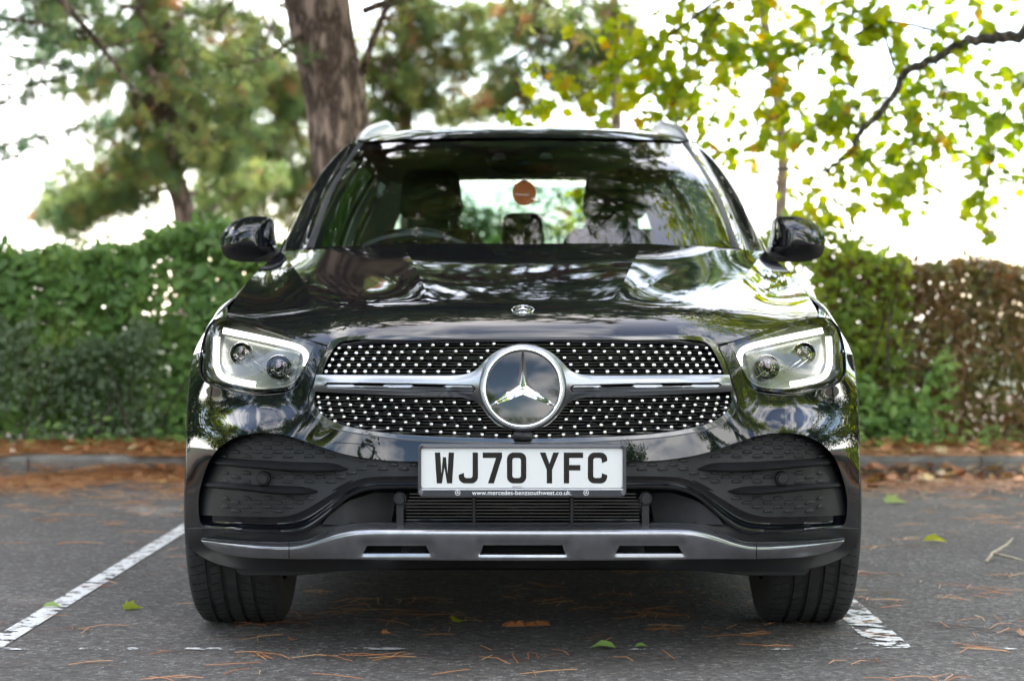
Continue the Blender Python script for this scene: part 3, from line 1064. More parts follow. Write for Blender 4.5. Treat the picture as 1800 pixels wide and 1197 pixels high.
for s in (1, -1):      # the joint in the trim
    mb = MB()
    r = np.array([(411, y) for y in np.linspace(954, 980, 10)])
    p = Wn(r, SKID(r) - .0002); p[:, 0] *= s
    mb.tube(p, .0011, 5)
    mb.build('trim_joint', M['void'], skid)
# air deflector flaps in front of the tyres
for s in (1, -1):
    panel('air_deflector', [(322, 988, 1), (505, 985, 1), (503, 1004), (495, 1011, 1), (400, 1011, 1), (330, 1004, 1)], lambda P: np.full(len(P), .31) - .05 * (np.abs(P[:, 0]) - 420) / 90 * 0, M['plastic'], car, spacing=20, step=12, thick=.012, flip=(s < 0))

# --- tow eye cover outline (one side only)
tow = np.array([(-333, 779), (-330, 777.5), (-279, 780.5), (-244, 812), (-252, 820), (-294, 820), (-333, 783)], float)
tw = dens([(p[0], p[1], 1) for p in tow[:4]], 6, False)
mb = MB(); mb.tube(Wn(tw, FRONT(np.abs(tw) * [1, 1]) - .0003), .0009, 5)
mb.build('tow_cover_joint', M['void'], car)

# --- grille
grille = thing('grille', None, None, (0, 0.1, 0.6)); del_keys = [k for k in ('label', 'category') if k in grille]
for k in del_keys: del grille[k]
grille.parent = car
grille.matrix_parent_inverse = Matrix.Translation((0, -2.3, 0))
gout = [(0, 593, 1), (161, 591), (311, 591.5), (334, 598.5), (344, 611), (357, 635), (369, 670), (378, 700), (377, 716), (363, 735), (336, 751), (286, 763), (211, 772), (100, 777), (0, 779, 1)]
gin = [(0, 600, 1), (161, 598), (305, 598), (325, 604), (334, 615), (347, 638), (359, 671), (367.5, 699), (366.5, 712), (354, 729), (330, 743.5), (284, 755), (210, 764.5), (100, 769.5), (0, 771.5, 1)]
go, gi = dens(sym(gout), 5), sym(gin)
panel('grille_frame', sym(gout), lambda P: FRONT(P) + .004, M['gloss_black'], grille, spacing=8, step=5, thick=0.04, ring=1.5, holes=[gi], sharp=60)
panel('grille_backing', sym([(0, 596, 1), (161, 595), (311, 594), (330, 602), (342, 618), (352, 638), (364, 671), (373, 700), (372, 715), (358, 733), (332, 748), (286, 760), (211, 769), (100, 774), (0, 776, 1)]),
      lambda P: FRONT(P) + .085, M['void'], grille, spacing=16, step=8, thick=0)
gpoly = dens(gi, 5)
# black louvres behind the studs
mb = MB()
for py in np.concatenate([np.arange(600, 660, 5.2), np.arange(697, 772, 5.2)]):
    xs = np.linspace(0, 370, 60)
    ok_ = inside(gpoly, np.stack([xs, np.full(60, py)], 1))
    if not ok_.any(): continue
    xm = xs[ok_].max()
    for s in (1,):
        r = np.stack([np.linspace(-xm, xm, 40), np.full(40, py)], 1)
        p0 = Wn(r, FRONT(r) + .048); p1 = Wn(r + [0, 1.4], FRONT(r) + .048); p2 = Wn(r + [0, 2.0], FRONT(r) + .075); p3 = Wn(r, FRONT(r) + .075)
        V, Fc = grid_mesh(np.array([p3, p0, p1, p2]))
        mb.add(V, Fc)
mb.build('louvre_slats', M['gloss_black'], grille, False)

rows = []
r1 = [322.7, 304.4, 285.3, 266, 245.2, 225, 203.4, 181.4, 157.8, 133.1, 107.3, 79.7, 50.7]
r5 = [345.5, 328.8, 312.2, 295, 276.7, 258.4, 238.8, 218.8, 196.8, 173.5, 148.4, 121.7, 95.3]
for j in range(5):
    t = j / 4
    rr = [(a * (1 - t) + b * t, (612 * (1 - t) + 653.4 * t) - (1 - t) * 7.4 * (i / 12) ** .8) for i, (a, b) in enumerate(zip(r1, r5))]
    rows.append(rr)
l1 = [359.4, 343, 325.6, 307.3, 288.5, 269.7, 249.9, 230.3, 209.8, 187.5, 165, 143.6, 120.3, 95.3]
l4 = [354.7, 335.4, 314.2, 293.4, 271.4, 249.9, 226.9, 205.8, 183.4, 160.4, 137.4, 115.2, 91, 66.4]
for j in range(4):
    t = j / 3
    rows.append([(a * (1 - t) + b * t, (697.7 + 10.6 * i / 13) * (1 - t) + (726.3 + 25.4 * (i / 13) ** .75) * t) for i, (a, b) in enumerate(zip(l1, l4))])
rows.append([(x, 740 + 27.5 * (i / 14) ** .62) for i, x in enumerate([330, 306.6, 284.1, 261, 237.3, 214, 191.4, 168.4, 144.1, 119.9, 95.2, 71.2, 46.5, 23])])
stud_me = bpy.data.meshes.new('stud')
hexo = [(-.5, 0), (-.25, .36), (.25, .36), (.5, 0), (.25, -.36), (-.25, -.36)]
sv = [(x, 0, z) for x, z in hexo] + [(x * .93, -.22, z * .9) for x, z in hexo] + [(x * .6, -.38, z * .55) for x, z in hexo] + [(0, -.40, 0)]
sf = []
for a in (0, 6):
    sf += [(a + i, a + 6 + i, a + 6 + (i + 1) % 6, a + (i + 1) % 6) for i in range(6)]
sf += [(12 + i, 18, 12 + (i + 1) % 6) for i in range(6)]
stud_me.from_pydata(sv, [], [f[::-1] for f in sf])
stud_me.materials.append(M['stud'])
mesh_lines = MB()
def ring_clear(dx, py): return math.hypot(dx, py - 682) > 80
for ri, rr in enumerate(rows):
    pts = []
    for (dx, py) in rr:
        if not ring_clear(dx, py): continue
        Y = float(FRONT(np.array([[dx, py]]))[0]) + .022
        w = W(dx, py, Y)
        for s in (1, -1):
            o = bpy.data.objects.new('stud', stud_me)
            o.location = Vector((s * w[0], w[1] - .002, w[2])) - Vector((0, .1, .6))
            k = 9.1 * (D0 + Y) / F
            o.scale = (k, k, k)
            COL.objects.link(o)
            o.parent = grille
        pts.append((w[0], w[1] + .001, w[2]))
    for s in (1, -1):
        e = W(374, rr[0][1], 0.16) if ri not in (9,) else W(345, 742, .12)
        mesh_lines.tube([(s * p[0], p[1], p[2]) for p in pts], .0011, 5)
for block in (rows[:5], rows[5:9]):
    for i in range(len(block[0])):
        for s in (1, -1):
            for j in range(len(block) - 1):
                # diagonal wires follow the lean of the studs
                a = block[j][i]
                k = i
                b = block[j + 1][k]
                if not (ring_clear(*a) and ring_clear(*b)): continue
                wa = W(a[0], a[1], float(FRONT(np.array([a]))[0]) + .023); wb = W(b[0], b[1], float(FRONT(np.array([b]))[0]) + .023)
                mesh_lines.tube([(s * wa[0], wa[1], wa[2]), (s * wb[0], wb[1], wb[2])], .0010, 5)
mesh_lines.build('stud_wires', M['plastic_grey'], grille)

# --- star emblem, ring and crossbar
RC, RY = (0, 681), 0.030
k0 = (D0 + RY) / F
rc = W(0, 681, RY)
def barY(P):
    P = np.asarray(P)
    b = FRONT(np.stack([np.abs(P[:, 0]), np.full(len(P), 676.0)], 1)) - .020
    return b + .022 * ((P[:, 1] - 676) / 22.0) ** 2 * np.clip((np.abs(P[:, 0]) - 60) / 60, 0, 1)
def barf(sx):
    o = [(363, 659.5, 1), (250, 660.5), (150, 661), (118, 660.5), (99, 658), (83, 651.5), (70, 638.5), (57, 626), (44, 617.5), (30, 611.5, 1), (30, 640, 1), (48, 681, 1), (30, 722, 1), (30, 752, 1), (42, 748), (54, 738), (64, 726.5), (74, 713), (86, 704), (101, 699.3), (118, 697.5), (150, 696.5), (250, 693), (368, 687.5, 1)]
    hole = [(350, 676.5, 1), (344, 671.5, 1), (200, 674, 1), (88, 677, 1), (82, 683.5, 1), (87, 690.5, 1), (200, 687.5, 1), (344, 682, 1)]
    return o, hole
for s in (1, -1):
    o_, h_ = barf(s)
    bar = panel('crossbar', o_, barY, M['satin'], grille, spacing=5, step=4, thick=.03, ring=1.2, holes=[h_], flip=(s < 0), sharp=50)
    panel('crossbar_slot', [(353, 676, 1), (346, 669, 1), (86, 675, 1), (79, 684, 1), (86, 693, 1), (346, 684, 1)], lambda P: barY(P) + .016, M['void'], grille, spacing=20, step=10, thick=0, flip=(s < 0))
    ins = [(347, 676.5, 1), (342, 673, 1), (302, 673.8, 1), (296, 678, 1), (247, 679.2, 1), (241, 674.8, 1), (197, 675.8, 1), (191, 680.3, 1), (141, 681.3, 1), (134, 677, 1), (90, 678.4, 1), (85.5, 683.5, 1), (90, 688.5, 1), (200, 685.6, 1), (342, 680.4, 1)]
    panel('crossbar_inlay', ins, lambda P: barY(P) + .002 + .00012 * (P[:, 1] - 681) ** 2, M['satin'], grille, spacing=5, step=6, thick=.012, ring=1.0, flip=(s < 0))

emblem = MB()
prof = [(0.035, 74.5), (0.010, 77), (-.002, 76.5), (-.010, 74.5), (-.0135, 72), (-.0135, 69.5)]
emblem.lathe([(a, r * k0) for a, r in prof], rc, 'Y', 72)
emblem = emblem.build('emblem_ring', M['satin'], grille, True, 50)
mb = MB()
prof = [(-.0130, 70), (-.0165, 69), (-.0175, 67.3), (-.016, 65.5), (-.011, 64.2), (-.004, 63.5)]
mb.lathe([(a, r * k0) for a, r in prof], rc, 'Y', 72)
mb.build('chrome_ring', M['chrome'], grille, True, 60)
mb = MB()
mb.lathe([(-.005 - .0045 * (1 - (r / 64) ** 2), max(r, .01) * k0) for r in (64.5, 60, 50, 38, 24, 10, 0)], rc, 'Y', 64)
mb.build('emblem_glass', M['plate_black'], grille, True, None)
mb = MB()
tips, inn = [], []
for i in range(3):
    a = R(90 + 120 * i); b = a + R(60)
    tips.append((rc[0] + 62.5 * k0 * math.cos(a), rc[1] - .0085, rc[2] + 62.5 * k0 * math.sin(a)))
    inn.append((rc[0] + 11.5 * k0 * math.cos(b), rc[1] - .0105, rc[2] + 11.5 * k0 * math.sin(b)))
cen = (rc[0], rc[1] - .027, rc[2])
tipc = [(t[0], t[1] - .003, t[2]) for t in tips]
v = [cen] + tipc + inn
fcs = []
wd = 1.6 * k0
for i in range(3):
    a = R(90 + 120 * i)
    perp = Vector((-math.sin(a), 0, math.cos(a))) * wd
    tl, tr_ = Vector(tips[i]) + perp, Vector(tips[i]) - perp
    vv = [cen, tipc[i], tuple(tl), inn[i], tuple(tr_), inn[(i + 2) % 3]]
    mb.add(vv, [(0, 1, 2, 3), (0, 5, 4, 1), (1, 4, 2)])
mb.build('star', M['chrome'], grille, False)
for o_ in list(bpy.data.objects):
    if o_.name in ('emblem_ring', 'chrome_ring', 'emblem_glass', 'star'):
        for v_ in o_.data.vertices: v_.co.y += .13 * (v_.co.z - rc[2])
# front camera under the star
mb = MB()
c = W(0, 767, .03)
mb.tube([W(-13, 766, .045), W(-11, 766, .02), W(11, 766, .02), W(13, 766, .045)], [.011, .014, .014, .011], 10)
mb.lathe([(.02, .0095), (-.004, .0095), (-.008, .0075), (-.006, .005), (-.008, .0001)], (c[0], c[1] - .012, c[2]), 'Y', 20)
mb.build('front_camera', M['plastic'], grille)

# --- number plate
PY = -.022
kp = (D0 + PY) / F
def pl(x, z, h): return (x, PY - h, z)
def rrect(x0, x1, y0, y1, r, n=6):
    o = []
    for cx_, cy_, a0 in ((x1 - r, y0 + r, -90), (x1 - r, y1 - r, 0), (x0 + r, y1 - r, 90), (x0 + r, y0 + r, 180)):
        for i in range(n + 1):
            a = R(a0 + 90 * i / n)
            o.append((cx_ + r * math.cos(a), cy_ + r * math.sin(a)))
    return o
def pxz(dx, py): return (dx * kp, CAMH - (py - HY) * kp)
plate = thing('number_plate', None, None, (0, 0, .55))
for k in ('label', 'category'):
    if k in plate: del plate[k]
plate.parent = car; plate.matrix_parent_inverse = Matrix.Translation((0, -2.3, 0))
(xa, za), (xb, zb) = pxz(-184, 872), pxz(181.5, 780.5)
(xc, zc), (xd, zd) = pxz(-178.5, 857.5), pxz(175.5, 787)
L0, L1 = np.array(rrect(xa, xb, za, zb, .011)), np.array(rrect(xc, xd, zc, zd, .007))
P, T, li = fill(L0 * 1000, 20, [L1 * 1000], 2)
P = P / 1000
V = [(p[0], PY - .009, p[1]) for p in P]
for i in li[0]: V[i] = (V[i][0], PY - .0065, V[i][2])
for i in li[1]: V[i] = (V[i][0], PY - .0075, V[i][2])
Fc = [tuple(t) for t in T]
for l, dep in ((li[0], .035), (li[1], .0075)):
    b = len(V)
    for i in l: V.append((V[i][0], PY - .0075 + dep, V[i][2]))
    Fc += [(l[q], l[(q + 1) % len(l)], b + (q + 1) % len(l), b + q) for q in range(len(l))]
obj('plate_frame', V, Fc, M['frame'], plate, True, 40)
flat_shape('plate_face', [rrect(xc - .002, xd + .002, zc - .002, zd + .002, .006)], M['plate'], plate, lambda x, z, h: (x, PY - h, z), .001)
def arc(cx_, cy_, r, a0, a1, n=8):
    return [(cx_ + r * math.cos(R(a0 + (a1 - a0) * i / n)), cy_ + r * math.sin(R(a0 + (a1 - a0) * i / n))) for i in range(n + 1)]
GL = {
    'W': [[(0, 79), (14, 79), (17.3, 24), (21, 67), (29, 67), (32.7, 24), (36, 79), (50, 79), (45, 0), (31.5, 0), (25, 41), (18.5, 0), (5, 0)]],
    'J': [[(36, 79), (50, 79), (50, 17)] + arc(33, 17, 17, 0, -90) + arc(17, 17, 17, -90, -180)[0:] + [(0, 22), (13.5, 27), (14, 20)] + arc(20, 20, 6, 180, 270) + arc(30, 20, 6, 270, 360)],
    '7': [[(0, 79), (50, 79), (50, 67), (29, 0), (13.5, 0), (34.5, 65), (0, 65)]],
    '0': [arc(33, 62, 17, 0, 90) + arc(17, 62, 17, 90, 180) + arc(17, 17, 17, 180, 270) + arc(33, 17, 17, 270, 360), arc(30, 59, 6, 0, 90) + arc(20, 59, 6, 90, 180) + arc(20, 20, 6, 180, 270) + arc(30, 20, 6, 270, 360)],
    'Y': [[(0, 79), (15, 79), (25, 50), (35, 79), (50, 79), (32, 35), (32, 0), (18, 0), (18, 35)]],
    'F': [[(0, 0), (0, 79), (50, 79), (50, 65), (14, 65), (14, 47), (43, 47), (43, 33), (14, 33), (14, 0)]],
    'C': [[(50, 57), (50, 62)] + arc(33, 62, 17, 0, 90) + arc(17, 62, 17, 90, 180) + arc(17, 17, 17, 180, 270) + arc(33, 17, 17, 270, 360) + [(50, 21), (36.5, 26), (36, 20)] + arc(30, 20, 6, 360, 270) + arc(20, 20, 6, 270, 180) + arc(20, 59, 6, 180, 90) + arc(30, 59, 6, 90, 0) + [(36.5, 52)]],
}
def clean_loop(l):
    o = []
    for p in l:
        if not o or math.hypot(p[0] - o[-1][0], p[1] - o[-1][1]) > .05: o.append(p)
    if math.hypot(o[0][0] - o[-1][0], o[0][1] - o[-1][1]) < .05: o.pop()
    return o
for ch, px in zip('WJ70YFC', (764.3, 806.3, 848.5, 891.2, 948.8, 991, 1033.3)):
    x0, z0 = pxz(px - CX, 849.3)
    flat_shape('plate_character', [[(x0 + p[0] * 34 / 50 * kp, z0 + p[1] * 54.3 / 79 * kp) for p in clean_loop(l)] for l in GL[ch]], M['plate_black'], plate, lambda x, z, h: (x, PY - .001 - h, z), .0006)
x0, z0 = pxz(829.9 - CX, 869.0); x1, _ = pxz(1004 - CX, 869)
text_mesh('web_address', 'www.mercedes-benzsouthwest.co.uk.', M['white_print'], plate, x0, x1, z0, PY - .009)
x0, z0 = pxz(901 - CX, 857.2); x1, _ = pxz(930 - CX, 857)
text_mesh('plate_maker_print', 'BREEZE', M['grey_print'], plate, x0, pxz(917 - CX, 0)[0], z0, PY - .001)
mb = MB()
a, b = pxz(-177, 860.2), pxz(175, 858.9)
mb.box(a[0], b[0], PY - .0098, PY - .005, a[1], b[1])
mb.build('frame_stripe', M['white_print'], plate, False)
def flat_star(cx_, cz_, r, y, name, mat, parent, squash=1.0):
    mb = MB()
    n = 24
    for i in range(n):
        a, b = 2 * math.pi * i / n, 2 * math.pi * (i + 1) / n
        q = [(cx_ + rr * math.cos(t), y, cz_ + rr * math.sin(t)) for rr, t in ((r, a), (r, b), (r * .84, b), (r * .84, a))]
        mb.add(q, [(0, 1, 2, 3)])
    for i in range(3):
        a = R(90 + 120 * i)
        t = (cx_ + r * .9 * math.cos(a), y, cz_ + r * .9 * math.sin(a))
        l = (cx_ + r * .16 * math.cos(a + R(60)), y, cz_ + r * .16 * math.sin(a + R(60)))
        rr = (cx_ + r * .16 * math.cos(a - R(60)), y, cz_ + r * .16 * math.sin(a - R(60)))
        mb.add([(cx_, y, cz_), rr, t, l], [(0, 1, 2, 3)])
    return mb.build(name, mat, parent, False)
for px in (804.7, 1030.2):
    c = pxz(px - CX, 865.3)
    flat_star(c[0], c[1], 4.6 * kp, PY - .0095, 'frame_star', M['white_print'], plate)

# --- headlights
hl = [(361, 604.5, 1), (411, 587), (461, 571), (500, 561.5), (522, 558.5), (536, 561), (548, 574), (558, 601), (562, 632), (561, 658), (551, 671.5), (511, 682.5), (473, 689.5), (436, 688.5), (410, 684), (394, 673), (382.5, 652), (372, 628)]
for s in (1, -1):
    lamp = panel('headlight', hl, lambda P: FRONT(P) + .003, M['lens'], car, spacing=7, step=5, thick=0, ring=1.2, flip=(s < 0))
    panel('lamp_seal', [(p[0] + (0 if i else -3), p[1]) + tuple(p[2:]) for i, p in enumerate(hl)], lambda P: FRONT(P) + .012, M['void'], lamp, spacing=30, step=5, thick=.03, ring=1.0, flip=(s < 0),
          holes=[[(366, 608, 1), (411, 591.5), (461, 576.5), (500, 567), (521, 563.5), (533, 566), (544, 578), (553, 602), (557, 632), (556, 655), (547, 667), (510, 677.5), (473, 684.5), (438, 684), (414, 680), (399, 670), (387, 651), (376, 628)]])
    panel('lamp_housing', hl, lambda P: FRONT(P) + .075, M['lamp_dark'], lamp, spacing=16, step=8, thick=-.06, ring=None, rnd=0, flip=(s < 0))
    # running light: hooked upper arm and the lower L
    def band(path, hw, name):
        c = dens(path, 3, False)
        t = np.gradient(c, axis=0); t /= np.linalg.norm(t, axis=1)[:, None]
        nn = np.stack([-t[:, 1], t[:, 0]], 1)
        hwv = np.full(len(c), hw)
        G = []
        for q, dd in ((-1.3, .012), (-1.0, .004), (-.6, -.002), (.6, -.002), (1.0, .004), (1.3, .012)):
            r = c + nn * (hwv * q)[:, None]
            G.append(Wn(r, FRONT(c) + .024 + dd))
        G = np.array(G); G[..., 0] *= s
        V, Fc = grid_mesh(G)
        m = G.shape[1]
        Fc += [tuple(i * m for i in range(6)), tuple(i * m + m - 1 for i in range(6))]
        o = obj(name, V, Fc, M['drl'], lamp, True, 60)
        at = o.data.attributes.new('glow', 'FLOAT', 'POINT')
        at.data.foreach_set('value', np.repeat(np.array([.02, .22, 3.2, 3.2, .22, .02], dtype=np.float32), m))
        return o
    band([(381.5, 643), (380.5, 630), (384, 618.5), (396, 610.5), (450, 597), (527, 581)], 5.1, 'running_light')
    band([(537.5, 592), (538.5, 615), (538, 642), (531, 659), (517, 667), (495, 671.5), (470, 676)], 5.3, 'running_light')
    # angled reflector shelf above the projectors
    panel('lamp_bezel', [(392, 622, 1), (450, 608), (524, 592, 1), (528, 640), (518, 655), (470, 665), (430, 676, 1), (404, 668)], lambda P: FRONT(P) + .052 + .0012 * np.clip(P[:, 1] - 612, -40, 40) * .4, M['lamp_dark'], lamp, spacing=8, step=6, thick=.02, flip=(s < 0))
    for dx, py, rr, nm in ((494, 622, 20, 'projector'), (428, 646, 22, 'projector')):
        c = W(dx, py, float(FRONT(np.array([[dx, py]]))[0]) + .048)
        c = (s * c[0], c[1], c[2])
        k = (D0 + c[1]) / F
        mb = MB()
        mb.lathe([(.03, rr * k * 1.05), (-.004, rr * k * 1.05), (-.010, rr * k), (-.006, rr * k * .93), (.006, rr * k * .84)], c, 'Y', 32)
        pr = mb.build(nm, M['reflector'], lamp)
        mb = MB()
        mb.lathe([(.006 - .022 * math.sqrt(max(0, 1 - (q / .84) ** 2)), max(.0001, q) * rr * k) for q in (.84, .8, .7, .55, .4, .2, 0)], c, 'Y', 32)
        mb.build('projector_lens', M['projector'], lamp)
        for q in (.62, .42):
            mb = MB()
            th = np.linspace(0, 2 * math.pi, 40)
            yy = .006 - .022 * math.sqrt(max(0, 1 - (q / .84) ** 2)) - .0008
            mb.tube([(c[0] + q * rr * k * math.cos(a), c[1] + yy, c[2] + q * rr * k * math.sin(a)) for a in th], .0010, 5)
            mb.build('lens_ring', M['reflector'], lamp)
    # fine chrome steps between the arms
    mb = MB()
    for i in range(5):
        r = np.array([(410 + i * 16 + t * 30, 664 - i * 3.2 + -t * 22) for t in np.linspace(0, 1, 6)])
        p = Wn(r, FRONT(r) + .040); p[:, 0] *= s
        mb.tube(p, .0016, 5)
    mb.build('lamp_step', M['reflector'], lamp)

# --- bonnet
zc = np.array([.842, .862, .893, .950, 1.022, 1.083, 1.139])
tr = np.array([0, .020, .060, .20, .48, .74, 1.0])
cols = [((0, 597, .095), (0, 428, 1.25)), ((75, 597, .097), (105, 428, 1.25)), ((150, 597.5, .105), (213, 429, 1.265)), ((205, 598.5, .118), (275, 431, 1.295)), ((272, 600.5, .142), (350, 434.8, 1.345)),
        ((346, 606, .192), (424, 443, 1.44)), ((430, 583, .35), (428, 445, 1.475)), ((521, 557, .605), (432, 447.5, 1.52))]
nose = [1, 1, 1, 1, 1, .85, .35, 0]
ctrl = np.zeros((7, 8, 3))
for j, (f, b) in enumerate(cols):
    pf, pb = np.array(W(*f)), np.array(W(*b))
    for r_ in range(7):
        t = tr[r_]
        p = pf * (1 - t) + pb * t
        za = zc[r_] + (pf[2] - zc[0]) * (1 - t) + (pb[2] - zc[-1]) * t
        zs = pf[2] + (pb[2] - pf[2]) * t ** .86
        z = za * nose[j] + zs * (1 - nose[j])
        g = math.sin(math.pi * min(1, max(0, (t - .15) / .95))) ** 1.3 if t > .15 else 0
        if j == 2: z += .006 * g
        if j == 3: z -= .006 * g
        if j == 4: z -= .006 * g
        if j == 5: z += .010 * math.sin(math.pi * t)
        if j == 6: z -= .004 * math.sin(math.pi * t)
        xx = p[0] + (.012 * math.sin(math.pi * t) if j >= 6 else 0)
        ctrl[r_, j] = (xx, p[1], z)
tv = np.concatenate([np.linspace(0, .06, 10, endpoint=False), np.linspace(.06, 1, 56)])
C1 = spline(tr, ctrl, tv)                        # (rows, 8, 3)
# two surfaces over the same lateral stations: one creased along columns 2 and 5, one smooth; the creases fade in behind the nose
uj = np.concatenate([[0], np.cumsum([np.linalg.norm(ctrl[4, i + 1] - ctrl[4, i]) for i in range(7)])])
ue = np.concatenate([np.linspace(0, uj[2], 18), np.linspace(uj[2], uj[5], 30)[1:], np.linspace(uj[5], uj[7], 16)[1:]])
CT = C1.transpose(1, 0, 2)
def mirr(idx):
    m_ = CT[idx[:0:-1]] * np.array([-1, 1, 1])
    return np.concatenate([-uj[idx[:0:-1]], uj[idx]]), np.concatenate([m_, CT[idx]])
kk, vv = mirr(np.arange(8))
smooth_g = spline(kk, vv, ue)
kk, vv = mirr(np.arange(3))
crease_g = np.concatenate([spline(kk, vv, ue[:18]), spline(uj[2:6], CT[2:6], ue[18:47]), spline(uj[5:8], CT[5:8], ue[47:])])
wf = np.clip((tv - .11) / .16, 0, 1); wf = wf * wf * (3 - 2 * wf)
Gb = (smooth_g * (1 - wf)[None, :, None] + crease_g * wf[None, :, None]).transpose(1, 0, 2)
half_cols = Gb.shape[1]
Gfull = mirror_grid(Gb)
# fold the front edge under
front_lip = Gfull[:1].copy(); front_lip[..., 1] += .02; front_lip[..., 2] -= .012
edge_in = Gfull
V, Fc = grid_mesh(np.concatenate([front_lip, Gfull], 0))
bonnet = obj('bonnet', V, Fc, M['paint_dusty'], car, True, None)
_cr = {17 + half_cols - 1, half_cols - 1 - 17, half_cols - 1 + 46, half_cols - 1 - 46}
_ncol = 2 * half_cols - 1
for e in bonnet.data.edges:
    a_, b_ = e.vertices
    if abs(a_ - b_) == _ncol and a_ % _ncol in _cr and min(a_, b_) // _ncol > 22: e.use_edge_sharp = True
bonnet_edge = Gb[:, -1]                           # right-hand rear-to-front shut line

# bonnet badge lies on the bonnet nose
d2 = (np.abs(CX + 0 - CX) + 0)
ctrp = None
for i in range(len(Gb) - 1):
    p = Gb[i, 0]; pyy = HY + (CAMH - p[2]) * F / (D0 + p[1])
    if pyy < 549:
        ctrp = (Gb[i - 1, 0], Gb[i, 0], Gb[i + 1, 0]); break
tan = Vector(ctrp[2] - ctrp[0]).normalized()
nrm = Vector((0, -tan.z, tan.y))
bc = Vector(ctrp[1])
rb = 20.0 * (D0 + bc.y) / F
def on_badge(a, r, h): return tuple(bc + Vector((1, 0, 0)) * r * math.cos(a) + tan * r * math.sin(a) + nrm * h)
mb = MB()
n = 40
rings = [(1.0, -.002), (1.0, .002), (.97, .0035), (.90, .0035), (.88, .0026), (.66, .0026), (.64, .0036), (.58, .0036), (.57, .0026), (.0001, .0026)]
for (r_, h) in rings:
    for i in range(n): mb.v.append(on_badge(2 * math.pi * i / n, rb * r_, h))
for q in range(len(rings) - 1):
    for i in range(n): mb.f.append((q * n + i, q * n + (i + 1) % n, (q + 1) * n + (i + 1) % n, (q + 1) * n + i))
badge = mb.build('bonnet_badge', M['chrome'], car, True, 30)
mb = MB()
for (r0, r1_) in ((.885, .645),):
    for i in range(n):
        a, b = 2 * math.pi * i / n, 2 * math.pi * (i + .55) / n
        mb.add([on_badge(a, rb * r0, .0031), on_badge(b, rb * r0, .0031), on_badge(b, rb * r1_, .0031), on_badge(a, rb * r1_, .0031)], [(0, 1, 2, 3)])
for i in range(n):
    a, b = 2 * math.pi * i / n, 2 * math.pi * (i + 1) / n
    mb.add([on_badge(a, rb * .57, .003), on_badge(b, rb * .57, .003), on_badge(0, 0, .003)], [(0, 1, 2)])
mb.build('badge_enamel', M['gloss_black'], badge, False)
mb = MB()
for i in range(3):
    a = R(90 + 120 * i)
    mb.add([on_badge(0, 0, .006), on_badge(a - R(60), rb * .13, .0045), on_badge(a, rb * .6, .004), on_badge(a + R(60), rb * .13, .0045)], [(0, 1, 2, 3)])
mb.build('badge_star', M['chrome'], badge, False)

# --- windscreen, wiper cowl, pillars, roof
wb = np.array([W(0, 430, 1.23), W(150, 430, 1.26), W(290, 431, 1.35), W(366, 432, 1.48)])
wt = np.array([W(0, 245.5, 2.12), W(140, 246.5, 2.145), (W(235, 249, 2.205)), W(279, 251.5, 2.26)])
wm = (wb + wt) / 2 + np.array([[0, -.03, .028], [.004, -.03, .028], [.010, -.026, .026], [.016, -.015, .018]])
wg = spline([0, .5, 1], np.array([wb, wm, wt]), np.linspace(-.035, 1, 26))
uu = np.array([0, .36, .72, 1.0])
full = np.concatenate([wg[:, :0:-1] * [-1, 1, 1], wg], 1)
uf = np.concatenate([-uu[:0:-1], uu])
ws = spline(uf, full.transpose(1, 0, 2), np.linspace(-1, 1, 49)).transpose(1, 0, 2)
V, Fc = grid_mesh(ws)
obj('windscreen', V, Fc, M['screen'], car, True, None)
# black ceramic band inside the glass
inner = ws + [0, .006, -.006]
def strip(G, name, mat): 
    V, Fc = grid_mesh(G); return obj(name, V, Fc, mat, car, True, None)
strip(inner[-3:], 'glass_band', M['void'])
strip(inner[:2], 'glass_band', M['void'])
cow = np.array([ws[0] + [0, -.14, -.03], ws[0] + [0, -.05, -.018], ws[0] + [0, 0, -.004], ws[0] + [0, .05, -.06]])
strip(cow, 'scuttle_panel', M['plastic'])
# glass surround: right edge column
er = ws[:, -1]
def pillar_rows():
    """stations along the pillar: glass edge, trim edge, mid, outer, back"""
    st = []
    for py, trim, mid, outer in ((432, (380, 1.49), (404, 438, 1.51), (430, 446, 1.57)), (384, (362, 1.70), (382, 388, 1.735), (397.5, 384, 1.76)), (334, (342, 1.90), (359, 338, 1.935), (376, 338, 1.97)),
                                 (284, (311, 2.13), (330, 286, 2.17), (341, 288, 2.22)), (251.5, (291, 2.28), (298, 252, 2.33), (306, 253, 2.42))):
        i = int(np.argmin(np.abs(HY + (CAMH - er[:, 2]) * F / (D0 + er[:, 1]) - py)))
        g = er[i]
        t_ = np.array(W(trim[0], py, trim[1]))
        st.append([g + [0, .004, -.001], t_, np.array(W(*mid)), np.array(W(*outer)), np.array(W(outer[0] - 3, outer[1] + 2, outer[2] + .09))])
    return np.array(st)
pr_ = pillar_rows()
prs = spline(np.linspace(0, 1, 5), pr_, np.linspace(-.03, 1.0, 30))
